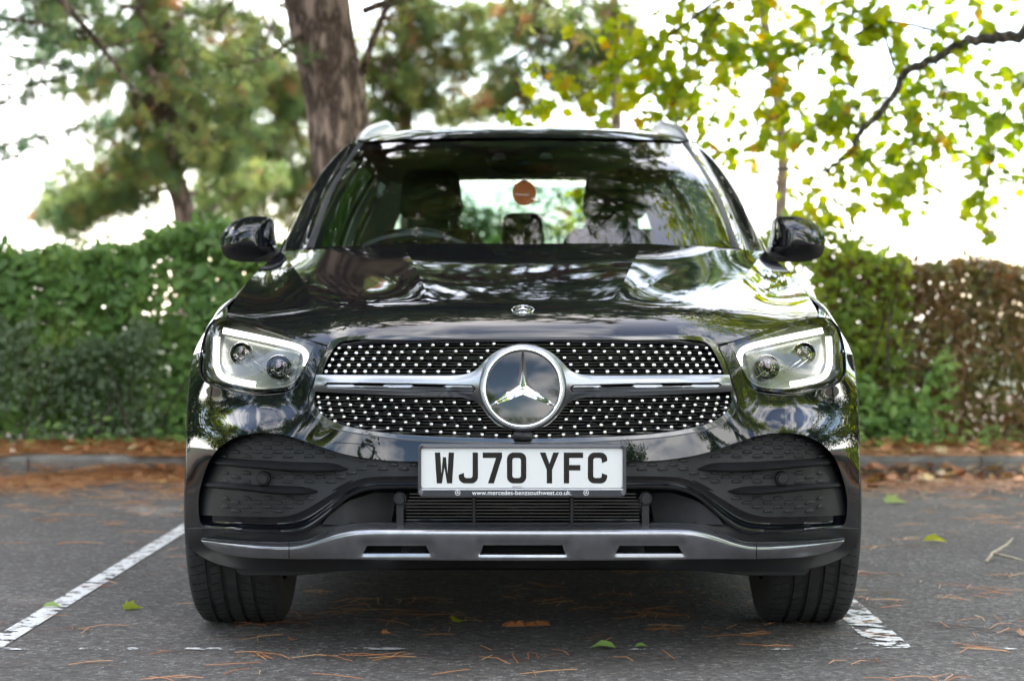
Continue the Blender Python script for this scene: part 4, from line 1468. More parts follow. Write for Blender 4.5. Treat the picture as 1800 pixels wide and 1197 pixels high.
for s in (1, -1):
    G = prs[:, :2].copy(); mid = (G[:, :1] + G[:, 1:]) / 2 + [0, -.006, .004]
    G = np.concatenate([G[:, :1], mid, G[:, 1:]], 1)
    G[..., 0] *= s
    V, Fc = grid_mesh(G); obj('screen_trim', V, Fc if s < 0 else [f[::-1] for f in Fc], M['plastic_grey'], car, True, None)
    P4 = spline([0, .4, .85, 1.0], prs[:, 1:].transpose(1, 0, 2), np.linspace(0, 1, 12)).transpose(1, 0, 2)
    P4[..., 0] *= s
    V, Fc = grid_mesh(P4); obj('windscreen_pillar', V, Fc if s < 0 else [f[::-1] for f in Fc], M['paint'], car, True, 40)
    mb = MB()
    line = prs[:, 2] * .45 + prs[:, 3] * .55 + [0, -.004, .0035]
    line = line.copy(); line[:, 0] *= s
    mb.tube(line, .0026, 6)
    mb.build('door_seal', M['plastic'], car)

belt0, belt1 = np.array(prs[0, 3]), np.array([.80, 4.35, 1.15])
top0, top1 = np.array(prs[-1, 3]), np.array([.585, 4.18, 1.53])
roof_rows = []
hdr = ws[-1, 24:]
us = np.linspace(0, 1, 13)
def hrow(Y0, Zc, xe, Ye, Ze):
    return np.array([(u_ * xe, Y0 + (Ye - Y0) * u_ ** 2.2, Zc + (Ze - Zc) * u_ ** 3.2) for u_ in us])
h0 = spline(np.linspace(0, 1, len(hdr)), hdr, us) + [0, -.002, .006]
roof_ctrl = np.array([h0, hrow(2.22, 1.590, .622, 2.36, 1.572), hrow(2.45, 1.630, .650, 2.5, 1.588), hrow(2.8, 1.650, .662, 2.8, 1.602), hrow(3.4, 1.645, .652, 3.4, 1.598), hrow(4.0, 1.602, .610, 4.0, 1.563), hrow(4.36, 1.560, .570, 4.30, 1.535)])
rg = spline([0, .05, .14, .3, .58, .86, 1], roof_ctrl, np.concatenate([np.linspace(0, .14, 14, endpoint=False), np.linspace(.14, 1, 26)]))
V, Fc = grid_mesh(mirror_grid(rg))
obj('roof', V, Fc, M['paint'], car, True, 40)
lin = rg[6:-3] + [0, 0, -.035]
V, Fc = grid_mesh(mirror_grid(lin))
obj('headlining', V, Fc, M['interior'], car, True, None)
for s in (1, -1):
    mb = MB()
    path = [W(294, 254, 2.33), W(289, 243, 2.38), W(280, 229, 2.47), W(267, 219.5, 2.60), W(252, 215, 2.75), W(237, 213.5, 2.95), (.545, 3.4, 1.70), (.53, 3.9, 1.665), (.525, 4.1, 1.62), (.525, 4.14, 1.58)]
    sp = spline(np.linspace(0, 1, len(path)), np.array(path), np.linspace(0, 1, 44))
    sp[:, 0] *= s
    rad = np.interp(np.linspace(0, 1, 44), [0, .1, .35, .6, 1], [.014, .021, .023, .020, .016])
    sp[:, 2] -= rad * 1.75
    mb.tube(sp, list(rad), 14, True, (1.75, .62, (0, 0, 1)))
    mb.build('roof_rail', M['rail'], car, True, 60)

# side glass and pillars: ruled between belt line and roof edge
roof_edge = rg[:, -1]
def ruled(t, sv_):
    b = belt0 * (1 - t) + belt1 * t + np.array([.03, 0, .01]) * math.sin(math.pi * min(1, t * 1.2)) ** .6 * (1 if t < .83 else (1 - t) / .17)
    Yt = top0[1] * (1 - t) + top1[1] * t
    k = np.interp(Yt, roof_edge[:, 1], np.arange(len(roof_edge)))
    i = int(k); f = k - i; j = min(i + 1, len(roof_edge) - 1)
    e = roof_edge[i] * (1 - f) + roof_edge[j] * f
    e = e + [0, 0, -.004]
    w = min(1, t / .06)
    e = top0 * (1 - w) + e * w
    return b * (1 - sv_) + e * sv_ + np.array([.03, 0, 0]) * math.sin(math.pi * sv_)
def side_patch(name, t0, t1, s0, s1, mat, s, off=0.0, parent=None):
    G = np.array([[ruled(t, q) for q in np.linspace(s0, s1, 9)] for t in np.linspace(t0, t1, max(2, int((t1 - t0) * 30) + 2))])
    G[..., 0] = (G[..., 0] - off) * s
    V, Fc = grid_mesh(G)
    return obj(name, V, Fc if s > 0 else [f[::-1] for f in Fc], mat, parent or car, True, None)
for s in (1, -1):
    for (a, b) in ((.035, .40), (.45, .76), (.80, .93)):
        side_patch('side_window', a, b, .02, .93, M['side_glass'], s, .004)
    for (a, b, m_) in ((0, .035, 'gloss_black'), (.40, .45, 'gloss_black'), (.76, .80, 'gloss_black'), (.93, 1.0, 'paint')):
        side_patch('side_pillar', a, b, 0, .93, M[m_], s)
    for (a, b) in ((0.0, .055), (.385, .465), (.745, .815), (.915, 1.0)):
        side_patch('pillar_trim', a, b, -.03, 1.0, M['interior'], s, .018)
    side_patch('pillar_trim', 0, 1, .88, 1.0, M['interior'], s, .016)
    side_patch('cant_rail', 0, 1, .93, 1.0, M['paint'], s)
    side_patch('window_moulding', 0.01, .93, -.01, .025, M['satin'], s, -.002)

# --- front wing sliver beside the headlight
_wb = np.array([(521, 557), (535, 560), (549, 574), (560, 602), (563, 618), (571, 621), (579, 623)], float)
WING = Depth([(x_, y_, float(v)) for (x_, y_), v in zip(_wb, FRONT(_wb))] + [(571, 604, float(FRONT(np.array([[579., 623.]]))[0]) + .07), (546, 565, .74), (522, 540, .80), (560, 583, .68)], False, 0.01)
for s in (1, -1):
    panel('front_wing', [(521, 539, 1), (521, 556.5, 1), (537, 559.5), (550, 573), (560, 601), (563, 618, 1), (579, 623, 1), (571, 604), (546, 565)], WING, M['paint'], car, spacing=5, step=3, thick=.02, ring=1.0, flip=(s < 0))

# --- body sides
WY, RY2, WR, AR = .80, 3.673, .372, .405
def halfw(Y): return float(np.interp(Y, [.4, .8, 1.3, 2.2, 3.2, 3.7, 4.2, 4.45, 4.6, 4.66], [.935, .957, .943, .94, .942, .957, .935, .90, .84, .78]))
be = bonnet_edge
def top_edge(Y):
    if Y <= be[-1, 1]:
        i = np.interp(Y, be[:, 1], np.arange(len(be)))
        a = int(i); f = i - a; b = min(a + 1, len(be) - 1)
        p = be[a] * (1 - f) + be[b] * f
        return p[0] + .003, p[2] - .002
    t = (Y - be[-1, 1]) / (4.6 - be[-1, 1])
    return float(np.interp(t, [0, .15, .6, .9, 1], [be[-1, 0] + .003, .852, .852, .82, .70])), float(np.interp(t, [0, .15, .6, .9, 1], [be[-1, 2], 1.118, 1.135, 1.15, 1.15]))
def bottom(Y, fy=None):
    z = .27
    for wy in (WY, RY2):
        if abs(Y - wy) < AR: z = max(z, WR + math.sqrt(max(0, AR ** 2 - (Y - wy) ** 2)) - .01)
    return z
def station(Yb, Zb, Yt, n=22):
    xt, zt = top_edge(Yt)
    out = []
    for q in np.linspace(0, 1, n):
        Y = Yb * (1 - q) + Yt * q
        Z = Zb * (1 - q) + zt * q
        w = halfw(Y)
        xw = w - .25 * max(0, .56 - Z) ** 2 * 1.6
        if Z > .74:
            tt = (Z - .74) / max(.05, zt - .74)
            xw = w - (w - xt) * (tt ** 2.6)
        if 1.4 < Y < 3.2: xw -= .022 * math.exp(-((Z - .52) / .12) ** 2)       # door scallop
        xw += .006 * math.exp(-((Z - .93) / .02) ** 2)                          # shoulder crease
        out.append((xw, Y, Z))
    return out
sil = np.array([(591, 930, .395), (592, 900, .40), (592, 860, .405), (592, 800, .42), (591, 750, .455), (589, 700, .50), (584, 650, .555), (579, 624, .60), (571, 604, .66), (546, 565, .75), (522, 540, .80)])
sil_pts = np.array([W(*p) for p in sil])
S = [list(map(tuple, spline(np.linspace(0, 1, len(sil_pts)), sil_pts, np.linspace(0, 1, 22))))]
for a in np.linspace(172, 0, 16):
    yb = WY + AR * math.cos(R(a)); zb = WR + AR * math.sin(R(a)) - .01
    S.append(station(yb, zb, .82 + (1.26 - .82) * (172 - a) / 172))
S.append(station(1.21, .27, 1.32))
S.append(station(1.40, .27, 1.46))
S.append(station(1.50, .27, 1.50))
def emit(name, st, mat, s):
    G = np.array(st); G = G.copy(); G[..., 0] *= s
    V, Fc = grid_mesh(G)
    return obj(name, V, Fc if s < 0 else [f[::-1] for f in Fc], mat, car, True, 50)
def run(y0, y1, n): return [station(y, bottom(y), y) for y in np.linspace(y0, y1, n)]
rearst = [station(RY2 - AR, .27, RY2 - AR)] + [station(RY2 - AR * math.cos(R(a)), WR + AR * math.sin(R(a)) - .01, RY2 - AR * math.cos(R(a)) * .9) for a in np.linspace(4, 176, 16)] + [station(RY2 + AR, .30, RY2 + AR)] + [station(y, .32, y) for y in np.linspace(4.15, 4.62, 10)]
for s in (1, -1):
    emit('wing_side', S, M['paint'], s)
    d_ = emit('front_door', run(1.505, 2.55, 14), M['paint'], s)
    h_ = MB(); h_.tube([(s * .955, 2.22, .93), (s * .972, 2.26, .935), (s * .972, 2.42, .94), (s * .955, 2.46, .94)], .012, 8); h_.build('door_handle', M['paint'], d_)
    d_ = emit('rear_door', run(2.556, RY2 - AR - .006, 10), M['paint'], s)
    h_ = MB(); h_.tube([(s * .955, 3.02, .95), (s * .972, 3.05, .955), (s * .972, 3.2, .96), (s * .955, 3.24, .96)], .012, 8); h_.build('door_handle', M['paint'], d_)
    emit('rear_wing', rearst, M['paint'], s)
    for wy in (WY, RY2):
        mb = MB()
        G = np.array([[(s * (min(halfw(wy), halfw(wy - r_ * math.cos(R(a)))) - .004 + o_ - (.03 if wy == WY and a < 40 else 0)), wy - r_ * math.cos(R(a)), WR + r_ * math.sin(R(a)) - .01) for r_, o_ in ((AR - .02, -.02), (AR - .015, .006), (AR + .012, .006), (AR + .014, -.02))] for a in np.linspace(18 if wy == WY else 0, 180, 30)])
        V, Fc = grid_mesh(G); mb.add(V, Fc)
        mb.build('wheel_arch_trim', M['gloss_black'], car, True, 40)
    for wy in (WY, RY2):
        mb = MB()
        G = np.array([[(s * xx, wy - (AR - .005) * math.cos(R(a)), WR + (AR - .005) * math.sin(R(a)) - .01) for xx in (.62, .93)] for a in np.linspace(12, 168, 24)])
        V, Fc = grid_mesh(G); mb.add(V, Fc)
        mb.add([(s * .62, wy - AR, .27), (s * .62, wy + AR, .27), (s * .62, wy + AR, .85), (s * .62, wy - AR, .85)], [(0, 1, 2, 3)])
        mb.build('wheel_arch_liner', M['void'], car, True, 60)
    mb = MB(); mb.tube([(s * .90, 1.22, .26), (s * .92, 1.3, .25), (s * .92, 3.2, .25), (s * .90, 3.26, .26)], .05, 8); mb.build('side_sill', M['plastic'], car)
# rear end
rz = [.32, .5, .7, .9, 1.0, 1.12]
G = np.array([[(u_, 4.62 + .05 * (1 - (abs(u_) / .8) ** 3) - (.05 if z > .95 else 0) + (.03 if z < .6 else 0), z) for u_ in np.linspace(-.80, .80, 25)] for z in rz])
V, Fc = grid_mesh(G); obj('tailgate', V, Fc, M['paint'], car, True, 40)
G = np.array([[(u_ * w_, y_ + .02 * (1 - abs(u_) ** 2), z_) for u_ in np.linspace(-1, 1, 15)] for w_, y_, z_ in ((.72, 4.60, 1.12), (.66, 4.50, 1.25), (.60, 4.38, 1.40), (.56, 4.28, 1.53))])
V, Fc = grid_mesh(G); obj('rear_window', V, Fc, M['glass'], car, True, None)
mb = MB()
for s in (1, -1):
    Gp = np.array([[(s * w_, y_, z_), (s * (w_ + q_), y_ - .2, z_)] for w_, y_, z_, q_ in ((.71, 4.60, 1.10, .11), (.65, 4.50, 1.25, .08), (.59, 4.38, 1.40, .05), (.55, 4.28, 1.54, .03))])
    V, Fc = grid_mesh(Gp); mb.add(V, Fc)
mb.build('rear_pillar', M['paint'], car)
for s in (1, -1):
    rbox('tail_lamp', (s * .62, 4.60, .96), (.40, .10, .13), .03, M['tail'], car)
for s in (1, -1):
    rw = [(.76, 4.60, .95), (.71, 4.60, 1.12), (.65, 4.50, 1.25), (.59, 4.38, 1.40), (.55, 4.28, 1.53), (.53, 4.24, 1.60)]
    rr_ = [ruled(.88, q) + np.array([-.03, 0, dz]) for q, dz in ((0, -.2), (0, 0), (.33, 0), (.66, 0), (1.0, 0), (1.0, .04))]
    G = np.array([[(s * a[0], a[1], a[2]), (s * b[0], b[1], b[2])] for a, b in zip(rw, rr_)])
    V, Fc = grid_mesh(G)
    obj('rear_pillar_trim', V, Fc, M['interior'], car, True, 60)
# underbody and engine bay (what blocks light from below)
mb = MB()
mb.box(-.70, .70, .42, 4.4, .20, .30)
mb.box(-.60, .60, .40, 1.15, .30, .76)
mb.box(-.86, .86, 1.25, 3.22, .22, .32)
mb.build('underbody', M['void'], car, False)
mb = MB(); mb.box(-.76, .76, 1.16, 1.19, .3, .97); mb.build('bulkhead', M['void'], car, False)

# --- door mirrors
mo = [(437, 448, 1), (443, 425), (445, 400), (447, 384), (452, 381, 1), (487, 382.5), (512, 393), (526, 408), (531.5, 424), (530.5, 436), (524, 449), (511, 456.5), (475, 458.5), (450, 456)]
mo_poly = dens(mo, 3)
def mirror_depth(P, y0=1.80):
    d = dist_poly(mo_poly, np.abs(P) if False else P)
    return y0 - .085 * (1 - (1 - np.clip(d / 36, 0, 1)) ** 2.6)
upper = [(439, 431, 1), (443, 415), (445, 400), (447, 384), (452, 381, 1), (487, 382.5), (512, 393), (526, 408), (531.3, 422), (531.3, 430, 1), (500, 432.5), (470, 433)]
lower = [(438, 434, 1), (470, 435.5), (500, 435), (530.8, 433, 1), (524, 449), (511, 456.5), (475, 458.5), (450, 457), (432, 453, 1)]
for s in (1, -1):
    cap = panel('door_mirror', upper, mirror_depth, M['paint'], car, spacing=5, step=3, thick=.13, ring=1.0, flip=(s < 0))
    panel('mirror_base', lower, lambda P: mirror_depth(P) + .004, M['plastic'], cap, spacing=5, step=3, thick=.13, ring=1.0, flip=(s < 0))
    panel('mirror_band', [(440, 430.5, 1), (470, 432), (500, 431.5), (530.5, 429, 1), (530.5, 434, 1), (500, 436), (470, 436.5), (440, 435, 1)], lambda P: mirror_depth(P) + .006, M['gloss_black'], cap, spacing=8, step=4, thick=.1, flip=(s < 0))
    panel('mirror_glass', mo, lambda P: np.full(len(P), 1.90), M['chrome'], cap, spacing=20, step=6, thick=0, flip=(s < 0))
    mb = MB()
    pa = [W(420, 452, 1.72), W(440, 450, 1.78), W(470, 455, 1.80)]
    mb.tube([(s * p[0], p[1], p[2]) for p in pa], [.026, .022, .012], 10, True, (.6, 1.3, (0, 0, 1)))
    mb.build('mirror_arm', M['plastic'], cap)

# --- wheels
for s in (1, -1):
    for wy in (WY, RY2):
        cx_ = s * .822
        mb = MB()
        w2 = .126
        prof = [(-.118, .245), (-.128, .285), (-.130, .32), (-.124, .348), (-.112, .362), (-.098, .3685)]
        for g in (-.062, -.021, .021, .062):
            prof += [(g - .0065, .3715 - (g / .13) ** 2 * .004), (g - .005, .3635), (g + .005, .3635), (g + .0065, .3715 - (g / .13) ** 2 * .004)]
        prof += [(.098, .3685), (.112, .362), (.124, .348), (.130, .32), (.128, .285), (.118, .245)]
        mbr = MB()
        mbr.lathe([(.10, .20), (.108, .245), (.10, .25), (-.10, .25), (-.108, .245), (-.10, .20), (-.02, .19)], (cx_, wy, WR), 'X', 40)
        o_ = s * .085
        for q in range(5):
            for dq in (-.10, .10):
                a = 2 * math.pi * q / 5 + dq + .3
                b = 2 * math.pi * q / 5 + dq * 2.2 + .3
                mbr.tube([(cx_ + o_ * .8, wy + .05 * math.cos(a), WR + .05 * math.sin(a)), (cx_ + o_, wy + .14 * math.cos((a + b) / 2), WR + .14 * math.sin((a + b) / 2)), (cx_ + o_ * 1.1, wy + .235 * math.cos(b), WR + .235 * math.sin(b))], [.02, .014, .016], 6)
        mbr.lathe([(o_ * .5, .055), (o_ * .95, .05), (o_ * 1.0, .035), (o_ * 1.0, .0001)], (cx_, wy, WR), 'X', 24)
        wh = mbr.build('wheel', M['rim'], car)
        mb.lathe(prof, (cx_, wy, WR), 'X', 96)
        ty = mb.build('tyre', M['rubber'], wh, True, 35)
        # shoulder sipes
        mb = MB()
        for q in range(72):
            a0 = 2 * math.pi * q / 72
            for sx in (-1, 1):
                for (xa_, xb_, sh) in ((.070, .112, .05), (.030, .055, .03)):
                    pts = []
                    for t in (0, .5, 1):
                        xx = xa_ + (xb_ - xa_) * t
                        rr = float(np.interp(xx, [.02, .098, .112, .124], [.3712, .3692, .3628, .349]))
                        a = a0 + sh * t + (q % 2) * .01
                        pts.append((cx_ + sx * xx, wy + rr * math.cos(a), WR + rr * math.sin(a)))
                    mb.tube(pts, .0012, 4, False)
        mb.build('tread_sipes', M['void'], wh, False)['kind'] = 'stuff'

# --- cabin
mb = MB()
G = np.array([[(u_ * .70, y_ + .03 * (1 - u_ * u_), z_) for u_ in np.linspace(-1, 1, 13)] for y_, z_ in ((1.30, 1.085), (1.50, 1.125), (1.72, 1.142), (1.84, 1.125), (1.88, 1.05), (1.86, .7))])
V, Fc = grid_mesh(G); obj('dashboard', V, Fc, M['interior'], car, True, 50)
mb = MB()
hood = [(-.37 + .20 * math.cos(a), 1.76, 1.10 + .085 * math.sin(a)) for a in np.linspace(0, math.pi, 14)]
mb.tube(hood, .016, 8)
mb.build('instrument_hood', M['interior'], car)
wheel_c = Vector((-.37, 1.98, 1.045))
mb = MB()
ax = Vector((0, math.cos(R(66)), math.sin(R(66))))
th = np.linspace(0, 2 * math.pi, 48)
mb.tube([tuple(wheel_c + Vector((1, 0, 0)) * .185 * math.cos(a) + ax * .185 * math.sin(a)) for a in th], .0145, 10, False)
mb.tube([tuple(wheel_c + Vector((-.18, 0, 0))), tuple(wheel_c), tuple(wheel_c + Vector((.18, 0, 0)))], [.018, .05, .018], 8)
mb.build('steering_wheel', M['leather'], car)
for s in (1, -1):
    cx_ = .365 * s
    seat = rbox('front_seat', (cx_, 2.72, .93), (.50, .16, .66), .07, M['leather'], car, 4, .82, R(-12))
    rbox('seat_cushion', (cx_, 2.38, .56), (.50, .52, .16), .06, M['leather'], seat)
    rbox('head_restraint', (cx_, 2.80, 1.395), (.265, .11, .20), .045, M['leather'], seat, 4, .82)
    mb = MB()
    for q in (-.075, .075):
        mb.tube([(cx_ + q, 2.78, 1.18), (cx_ + q, 2.80, 1.34)], .0075, 8)
    mb.build('restraint_post', M['chrome'], seat)
rear = rbox('rear_seat', (0, 3.72, .90), (1.30, .18, .62), .07, M['leather'], car, 4, .94, R(-14))
rbox('rear_cushion', (0, 3.35, .56), (1.30, .50, .18), .06, M['leather'], rear)
for xx, w_, z_ in ((0, .20, 1.30), (-.40, .26, 1.325), (.40, .26, 1.325)):
    rbox('rear_head_restraint', (xx, 3.80, z_), (w_, .10, .15), .035, M['leather'], rear, 4, .85)
mb = MB(); mb.box(-.74, .74, 3.85, 4.45, .95, 1.0); mb.box(-.82, .82, 1.3, 4.4, .32, .36); mb.build('cabin_floor', M['interior'], car, False)
for s in (1, -1):
    mb = MB(); mb.box(s * .80 - .01, s * .80 + .01, 1.6, 4.3, .35, 1.08); mb.build('door_card', M['interior'], car, False)
# mirror pod behind the top of the screen
pod = panel('sensor_pod', sym([(0, 246, 1), (60, 246, 1), (64, 272), (58, 290), (28, 307), (0, 309, 1)]), lambda P: 2.16 - .0026 * (P[:, 1] - 246) * 0 + .0004 * np.abs(P[:, 0]), M['interior'], car, spacing=8, step=6, thick=.10)
panel('blue_reflection', [(-8, 286, 1), (-8, 284.5), (-5, 283.8), (8, 283.8), (11, 285), (11.5, 290, 1), (-8, 290, 1)], lambda P: np.full(len(P), 2.155), M['blue'], pod, spacing=6, step=3, thick=.004)  # blue light reflected on the pod, put in as a coloured patch
for dx in (-42, 40):
    panel('map_lamp', [(dx - 6, 270, 1), (dx + 7, 270, 1), (dx + 13, 279, 1), (dx - 12, 279, 1)], lambda P: np.full(len(P), 2.165), M['white_print'], pod, spacing=6, step=5, thick=.004)
panel('interior_mirror', [(-62, 294, 1), (-30, 300), (30, 300), (52, 294, 1), (52, 314, 1), (20, 312), (-20, 312), (-60, 314, 1)], lambda P: np.full(len(P), 2.22), M['grey_print'], car, spacing=10, step=6, thick=.03)

# air freshener hangs from the mirror
FY = 2.07
kf = (D0 + FY) / F
fc = W(2.5, 339.5, FY)
af = MB()
n = 40
ax_, az_ = 20.8 * kf, 22.0 * kf
for yy in (FY, FY + .002):
    for i in range(n):
        a = 2 * math.pi * i / n
        af.v.append((fc[0] + ax_ * math.cos(a), yy, fc[2] + az_ * math.sin(a)))
af.f.append(tuple(range(n))[::-1]); af.f.append(tuple(range(n, 2 * n)))
af.f += [(i, (i + 1) % n, n + (i + 1) % n, n + i) for i in range(n)]
fresh = af.build('air_freshener', M['orange'], None, False)
tag(fresh, 'round orange card hanging on a string behind the windscreen', 'air freshener')
ORIGIN['air_freshener'] = (0, 0, 0)
mb = MB()
top = W(2.5, 320, FY)
mb.tube([W(-.5, 311, FY + .02), top], .0008, 5); mb.tube([W(5.0, 311, FY + .02), top], .0008, 5)
mb.build('string', M['white_print'], fresh)
mb = MB(); mb.lathe([(-.0006, .0028), (-.0006, .0001)], (top[0], FY, top[2]), 'Y', 12); mb.build('punched_hole', M['void'], fresh, False)
x0 = W(-13.5, 343.8, FY); x1 = W(8.2, 343.8, FY); x2 = W(16.5, 343.8, FY)
text_mesh('printed_word', 'Warranty', M['white_print'], fresh, x0[0], x1[0], x0[2], FY, .0008)
text_mesh('printed_word', 'wise', M['grey_print'], fresh, x1[0] + .001, x2[0], x0[2], FY, .0008)

# ================================================================== plants
def nrmz(a): return a / np.maximum(1e-9, np.linalg.norm(a, axis=-1, keepdims=True))
def frames(axis, normal):
    a = nrmz(axis)
    n = normal - a * np.sum(a * normal, -1, keepdims=True)
    n = nrmz(n)
    return np.cross(a, n), a, n
def scatter_mesh(c, axis, normal, size, tv, tf):
    s, a, n = frames(axis, normal)
    tv = np.asarray(tv, float)
    V = c[:, None, :] + size[:, None, None] * (tv[None, :, :1] * s[:, None] + tv[None, :, 1:2] * a[:, None] + tv[None, :, 2:3] * n[:, None])
    k = len(tv)
    Fc = (np.asarray(tf)[None] + (np.arange(len(c)) * k)[:, None, None]).reshape(-1, len(tf[0]))
    return V.reshape(-1, 3), Fc
LAUREL_V = [(0, 0, 0), (-.20, .22, .05), (-.25, .58, .06), (0, 1.0, -.06), (.25, .58, .06), (.20, .22, .05), (0, .5, 0)]
LAUREL_F = [(0, 6, 2, 1), (6, 3, 3, 2), (0, 5, 4, 6), (6, 4, 3, 3)]
LAUREL_F = [(0, 6, 1), (1, 6, 2), (6, 3, 2), (0, 5, 6), (5, 4, 6), (6, 4, 3)]
half_m = [(.05, -.02), (.30, -.06), (.26, .10), (.52, .22), (.38, .34), (.50, .62), (.27, .58), (.16, .72), (0, 1.02)]
MAPLE_V = [(0, .25, 0)] + [(x, y, .10 * abs(x) - .10 * max(0, y - .5)) for x, y in half_m] + [(-x, y, .10 * abs(x) - .10 * max(0, y - .5)) for x, y in half_m[-2::-1]]
MAPLE_F = [(0, i, i + 1) for i in range(1, len(MAPLE_V) - 1)] + [(0, len(MAPLE_V) - 1, 1)]
OVAL_V = [(0, 0, 0), (-.32, .45, .05), (0, 1, 0), (.32, .45, .05)]
OVAL_F = [(0, 3, 1), (3, 2, 1)]

def unit(n):
    v = rng.normal(size=(n, 3))
    return nrmz(v)

def leaves(name, c, axis, normal, size, var, tv, tf, mat, parent, singles=0, single_name='leaf'):
    """foliage as one mesh (stuff), the leaves that show largest as parts of their own"""
    n = len(c)
    order = np.arange(n)
    if singles:
        d = c[:, 1] + D0
        px, py = CX + F * c[:, 0] / d, HY + F * (CAMH - c[:, 2]) / d
        vis = (px > 0) & (px < 1800) & (py > 0) & (py < 1000)
        hid = (np.abs(px - CX) < 500) & (py > 430)
        score = size / d + np.where(vis & ~hid, 0, -1) + .0012 * -d
        order = np.argsort(-score)
        pick = order[:singles]
        rest = order[singles:]
        meshes = []
        for k in range(6):
            me = bpy.data.meshes.new(single_name)
            me.from_pydata([tuple(v) for v in tv], [], [tuple(f) for f in tf])
            at = me.attributes.new('var', 'FLOAT', 'POINT')
            at.data.foreach_set('value', np.full(len(tv), (k + .5) / 6, dtype=np.float32))
            me.materials.append(mat)
            meshes.append(me)
        s, a, nn = frames(axis, normal)
        off = Vector(ORIGIN.get(parent.name, (0, 0, 0)))
        for i in pick:
            o = bpy.data.objects.new(single_name, meshes[min(5, int(var[i] * 6))])
            m = Matrix(((s[i, 0], a[i, 0], nn[i, 0], 0), (s[i, 1], a[i, 1], nn[i, 1], 0), (s[i, 2], a[i, 2], nn[i, 2], 0), (0, 0, 0, 1)))
            o.matrix_basis = Matrix.Translation(Vector(c[i]) - off) @ m @ Matrix.Diagonal((size[i], size[i], size[i], 1))
            COL.objects.link(o)
            o.parent = parent
    else:
        rest = order
    V, Fc = scatter_mesh(c[rest], axis[rest], normal[rest], size[rest], tv, tf)
    o = fast_obj(name, V, Fc, mat, parent, np.repeat(var[rest], len(tv)))
    o['kind'] = 'stuff'
    return o

# needle tufts -------------------------------------------------
def tuft_templates(k, width, n=5, spread=1.0):
    out = []
    for _ in range(n):
        V, Fc = [], []
        for i in range(k):
            th = rng.uniform(0, 2 * math.pi)
            el = abs(rng.normal(0, .55)) * spread + .15
            d = np.array([math.sin(el) * math.cos(th), math.cos(el), math.sin(el) * math.sin(th)])
            L = rng.uniform(.75, 1.1)
            side = np.cross(d, rng.normal(size=3)); side /= np.linalg.norm(side)
            st = d * .08
            b = len(V)
            V += [tuple(st - side * width / 2), tuple(st + side * width / 2), tuple(d * L + np.array([0, -.05, 0]))]
            Fc.append((b, b + 1, b + 2))
        out.append((V, Fc))
    return out
def tufts(name, c, axis, size, var, mat, parent, k=20, width=.05, spread=1.0):
    T = tuft_templates(k, width, 5, spread)
    Vs, Fs, vs, base = [], [], [], 0
    sel = rng.integers(0, 5, len(c))
    nr = unit(len(c))
    for q in range(5):
        m = sel == q
        if not m.any(): continue
        V, Fc = scatter_mesh(c[m], axis[m], nr[m], size[m], *T[q])
        Vs.append(V); Fs.append(Fc + base); base += len(V)
        vs.append(np.repeat(var[m], 3 * k))
    o = fast_obj(name, np.concatenate(Vs), np.concatenate(Fs), mat, parent, np.concatenate(vs))
    o['kind'] = 'stuff'
    return o

def wander(p0, d, L, n, wob, droop=0.0, up=0.0):
    """a crooked branch line"""
    p = np.array(p0, float); d = np.array(d, float) / np.linalg.norm(d)
    pts = [p.copy()]
    for i in range(n):
        d = d + rng.normal(0, wob, 3) + np.array([0, 0, up - droop * (i / n)])
        d /= np.linalg.norm(d)
        p = p + d * L / n
        pts.append(p.copy())
    return np.array(pts)

